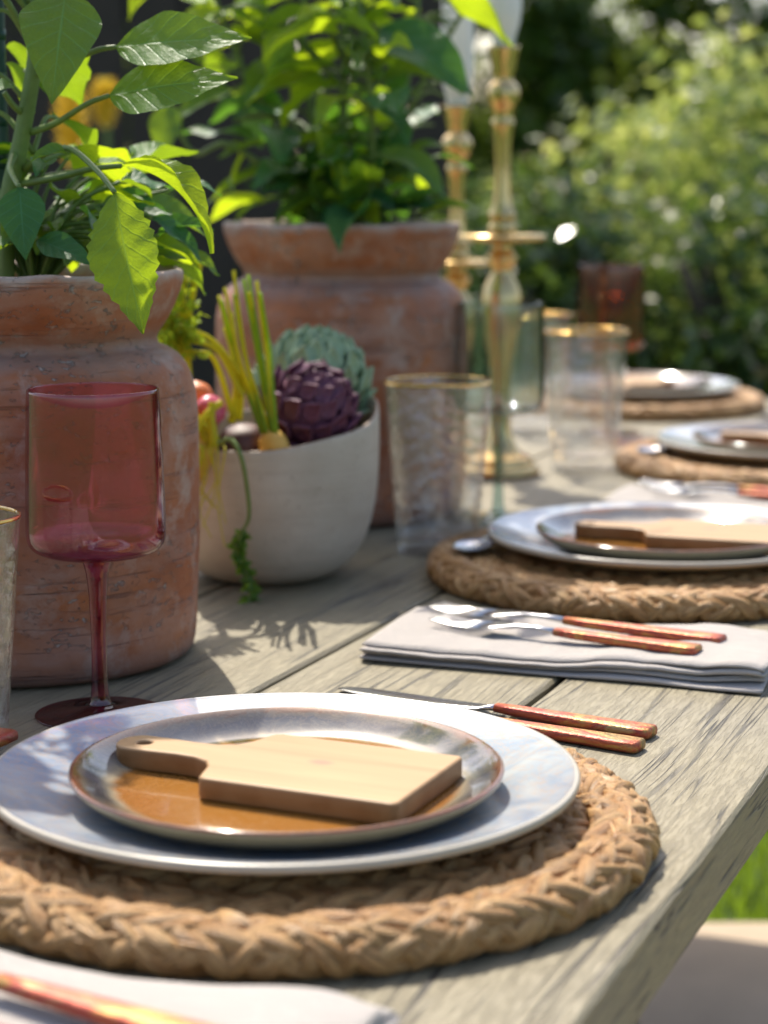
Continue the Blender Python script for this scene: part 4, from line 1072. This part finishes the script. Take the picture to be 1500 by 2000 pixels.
# ------------------------------------------------------------------ garden behind
def leaf_cloud(name, parent, centers, per, size, mat, seed, up=.5, asp=.5, flat=.55):
    r = np.random.default_rng(seed); C = np.array([c[:3] for c in centers]); R = np.array([c[3] for c in centers])
    idx = np.repeat(np.arange(len(C)), per); n = len(idx)
    d = r.normal(size=(n,3)); d /= np.linalg.norm(d, axis=1)[:,None]
    rad = R[idx]*(r.random(n)**.45); p = C[idx] + d*rad[:,None]*np.array([1,1,.8])
    nr = d*.6 + r.normal(size=(n,3))*.6; nr[:,2] += up; nr /= np.linalg.norm(nr, axis=1)[:,None]
    a = r.normal(size=(n,3)); a -= nr*(a*nr).sum(1)[:,None]; a /= np.linalg.norm(a, axis=1)[:,None]; b = np.cross(nr, a)
    s = size*r.uniform(.6,1.3,n)[:,None]
    v = np.stack([p-a*s*.5, p+b*s*asp*.5+nr*s*.08-a*s*.05, p+a*s*.5, p-b*s*asp*.5+nr*s*.08-a*s*.05], 1).reshape(-1,3)
    keep = v.reshape(-1,4,3)[:,:,2].min(1) > .01
    v = v.reshape(-1,4,3)[keep].reshape(-1,3); m = keep.sum()
    me = bpy.data.meshes.new(name); me.vertices.add(m*4); me.vertices.foreach_set('co', v.astype(np.float32).ravel())
    me.loops.add(m*4); me.loops.foreach_set('vertex_index', np.arange(m*4, dtype=np.int32))
    me.polygons.add(m); me.polygons.foreach_set('loop_start', np.arange(0, m*4, 4, dtype=np.int32))
    me.materials.append(mat); me.update(calc_edges=True)
    at = me.attributes.new('rnd', 'FLOAT', 'FACE'); at.data.foreach_set('value', r.random(m).astype(np.float32))
    return ob(name, me, parent)
FOL = {'low': m_foliage('low glossy leaves', [(.014,.035,.010),(.03,.065,.018),(.05,.10,.025),(.10,.15,.04)], (.22,.32,.04), .22, .10),  # dark leaf colours stand in for shade low in the hedge
       'lime': m_foliage('lime shrub leaves', [(.06,.12,.025),(.14,.22,.06),(.30,.36,.16),(.46,.46,.28)], (.72,.76,.16), .38, .12),
       'dark': m_foliage('dark hedge leaves', [(.02,.045,.012),(.05,.10,.022),(.10,.17,.03),(.17,.19,.04)], (.40,.52,.05), .38, .16),
       'mid': m_foliage('laurel leaves', [(.03,.07,.02),(.06,.12,.03),(.10,.17,.04),(.2,.26,.06)], (.62,.72,.1), .42, .12)}
def shrub(x, y, w, d, h, mat, label, seed, n=70, per=150, size=.045, group=None, z0=.05):
    t = thing('shrub', label, 'shrub', (x,y,0), 0, group); r = random.Random(seed); cs = []
    for i in range(n):
        while True:
            a, b, c = r.uniform(-1,1), r.uniform(-1,1), r.uniform(0,1)
            q = math.sqrt(a*a+b*b); lim = (1-(c**3.5)*.75)
            if q < lim and (q > .35*lim or c > .75): break
        cs.append((a*w/2, b*d/2, z0 + c*h*.92 + r.uniform(-.05,.05), r.uniform(.10,.20)))
    leaf_cloud('crown', t, cs, per, size, FOL[mat], seed)
    b = MB()
    for k in range(5):
        a = r.uniform(0,6.28); e = r.uniform(.2,.4)
        b.tube(crv([Vector((.03*math.cos(a),.03*math.sin(a),-.02)), Vector((w*.15*math.cos(a), d*.15*math.sin(a), h*.4)), Vector((w*e*math.cos(a), d*e*math.sin(a), h*.8))], 4), [.025-.0018*i for i in range(9)], 7)
    b.build('trunk', M['trunk'], t); return t
shrub(.72,5.0,1.2,.9,1.40,'lime','lime-green shrub behind the taller candlestick',101,100,180,.046)
shrub(1.55,4.75,1.25,1.0,1.26,'lime','lime-green sunlit shrub above the third setting',102,100,190,.05)
shrub(2.55,5.0,1.3,1.0,1.30,'lime','yellow-tipped shrub to the right of the lime-green one',103,100,180,.05)
shrub(3.7,5.2,1.4,1.0,1.35,'mid','glossy shrub to the right of the yellow-tipped one',104,70,130,.045)
for i, (x, y, w, h) in enumerate(((.34,4.45,.7,1.10),(.92,4.3,.85,1.18),(1.75,4.3,1.0,1.15),(2.7,4.4,1.,1.1))):  # low shrubs added to darken the shaded foot of the hedge
    shrub(x, y, w, .7, h, 'low', ['low dark glossy shrub behind the taller candlestick','low dark glossy shrub beyond the head of the table','low dark glossy shrub in front of the gap beside the yellow-tipped shrub','low dark glossy shrub in front of the rightmost shrub'][i], 140+i, 105, 150, .042, 'low dark glossy shrubs')
DG = 'tall dark shrubs at the back of the garden'
for i, x in enumerate((-5.4,-3.6,-1.8,.0,1.7,3.4,5.2)):
    shrub(x, 9.6+.3*((i*7)%3-1), 2.3, 1.6, 3.1+.2*((i*5)%4), 'dark', ['tall dark shrub behind the left end of the board fence','tall dark shrub behind the middle of the board fence','tall dark shrub behind the board fence, behind the pepper plant','tall dark shrub behind the right end of the board fence','tall dark shrub behind the lime-green shrub','tall dark shrub behind the yellow-tipped shrub','tall dark shrub behind the rightmost glossy shrub'][i], 120+i, 230, 170, .085, DG)
# dark board fence behind the pots
fx0, fx1, fy = -4.2, .28, 5.6
fn = thing('board_fence', 'dark stained vertical board fence behind the potted plants', 'fence', (0,fy,0))
bm_ = None; r = random.Random(2)
for i in range(int((fx1-fx0)/.152)):
    if bm_ is None: o = MB().box((-.072,-.011,.04),(.072,.011,1.95),.003).build('board', M['fence'], fn, False); bm_ = o.data
    else: o = ob('board', bm_, fn)
    o.location = (fx0+.076+i*.152, r.uniform(-.003,.003), r.uniform(-.01,.01))
for z in (.35,1.55): MB().box((fx0,.0145,z),(fx1,.055,z+.09),.003).build('rail', M['fence'], fn, False)
for x in (fx0+.1,-2.6,-1.2,.12): MB().box((x,.056,0),(x+.09,.14,1.9),.004).build('post', M['fence'], fn, False)
# golden flower spikes in the dark corner
def spike(x, y, Y, label, hh_, seed):
    t0 = P(x, y, Y); t = thing('flower_spike', label, 'flower', (t0.x, Y, 0), 0, 'golden flower spikes'); r = random.Random(seed)
    zt = t0.z
    b = MB(); b.tube(crv([Vector((0,0,-.01)), Vector((.01,0,zt*.5)), Vector((0,0,zt))], 5), .006, 8); b.build('stem', M['stem'], t)
    V, UV, Fc, tip = leaf_data(Wd=.6, nl=5, nw=2, bend=-.5, fold=.3, wave=.03); pm = mk('petal', V, Fc, M['petal'], t, True, UV); me = pm.data
    for i in range(70):
        o = pm if i == 0 else ob('petal', me, t)
        f = i/70; a = i*2.4; rr = .012+.022*math.sin(math.pi*min(1,f*.85+.12))
        d = Vector((math.cos(a), math.sin(a), .5)); o.matrix_local = Matrix.Translation((.006*math.cos(a), .006*math.sin(a), zt-.01-hh_*(1-f))) @ (d.to_track_quat('Y','Z').to_matrix()*rr*1.25).to_4x4()
    V, UV, Fc, tip = leaf_data(Wd=.3, nl=7, nw=2, bend=.8, fold=.3); lm = mk('leaf', V, Fc, M['leaf_dark'], t, True, UV); l0 = lm.data
    for i in range(9):
        o = lm if i == 0 else ob('leaf', l0, t); a = i*2.4; o.matrix_local = Matrix.Translation((.005,0,.1+i*(zt-hh_-.15)/9)) @ (Vector((math.cos(a), math.sin(a), .5)).to_track_quat('Y','Z').to_matrix()*.16).to_4x4()
spike(138,150,3.6,'golden flower spike behind the pepper plant stem',.15,1)
spike(205,150,4.4,'small golden flower spike further back, behind the pepper plant',.10,2)

# grass where the lawn shows
def grass(n, seed):
    r = np.random.default_rng(seed); u = r.uniform(PAT_END+.01, 6.2, n*2); v = r.uniform(-3., 3.4, n*2)
    w = np.exp(-(u-2.6)*.45); k = r.random(n*2) < w; u, v = u[k][:n], v[k][:n]; n = len(u)
    x = v; y = u; h = r.uniform(.025,.06,n); a = r.uniform(0,6.28,n); ln = r.uniform(.1,.7,n)*h; wd = r.uniform(.0015,.003,n)
    la = r.uniform(0,6.28,n)
    cx, cy_ = np.cos(a)*wd, np.sin(a)*wd; tx, ty = x+np.cos(la)*ln, y+np.sin(la)*ln; mx_, my = x+np.cos(la)*ln*.35, y+np.sin(la)*ln*.35
    z0 = np.zeros(n)-.003
    v_ = np.stack([np.stack([x-cx,y-cy_,z0],1), np.stack([x+cx,y+cy_,z0],1), np.stack([mx_+cx*.8,my+cy_*.8,h*.6],1), np.stack([tx,ty,h],1), np.stack([mx_-cx*.8,my-cy_*.8,h*.6],1)], 1).reshape(-1,3)
    me = bpy.data.meshes.new('grass'); me.vertices.add(n*5); me.vertices.foreach_set('co', v_.astype(np.float32).ravel())
    me.loops.add(n*5); me.loops.foreach_set('vertex_index', np.arange(n*5, dtype=np.int32)); me.polygons.add(n); me.polygons.foreach_set('loop_start', np.arange(0, n*5, 5, dtype=np.int32))
    me.materials.append(m_foliage('grass blades', [(.05,.11,.015),(.09,.17,.02),(.14,.22,.03)], (.45,.60,.04), .4, .4)); me.update(calc_edges=True)
    at = me.attributes.new('rnd','FLOAT','FACE'); at.data.foreach_set('value', r.random(n).astype(np.float32))
    return ob('grass', me)
tag(grass(95000, 5), 'short sunlit grass of the lawn beyond the paving', 'grass', kind='stuff')
print('leaves on plant 2', nl2)
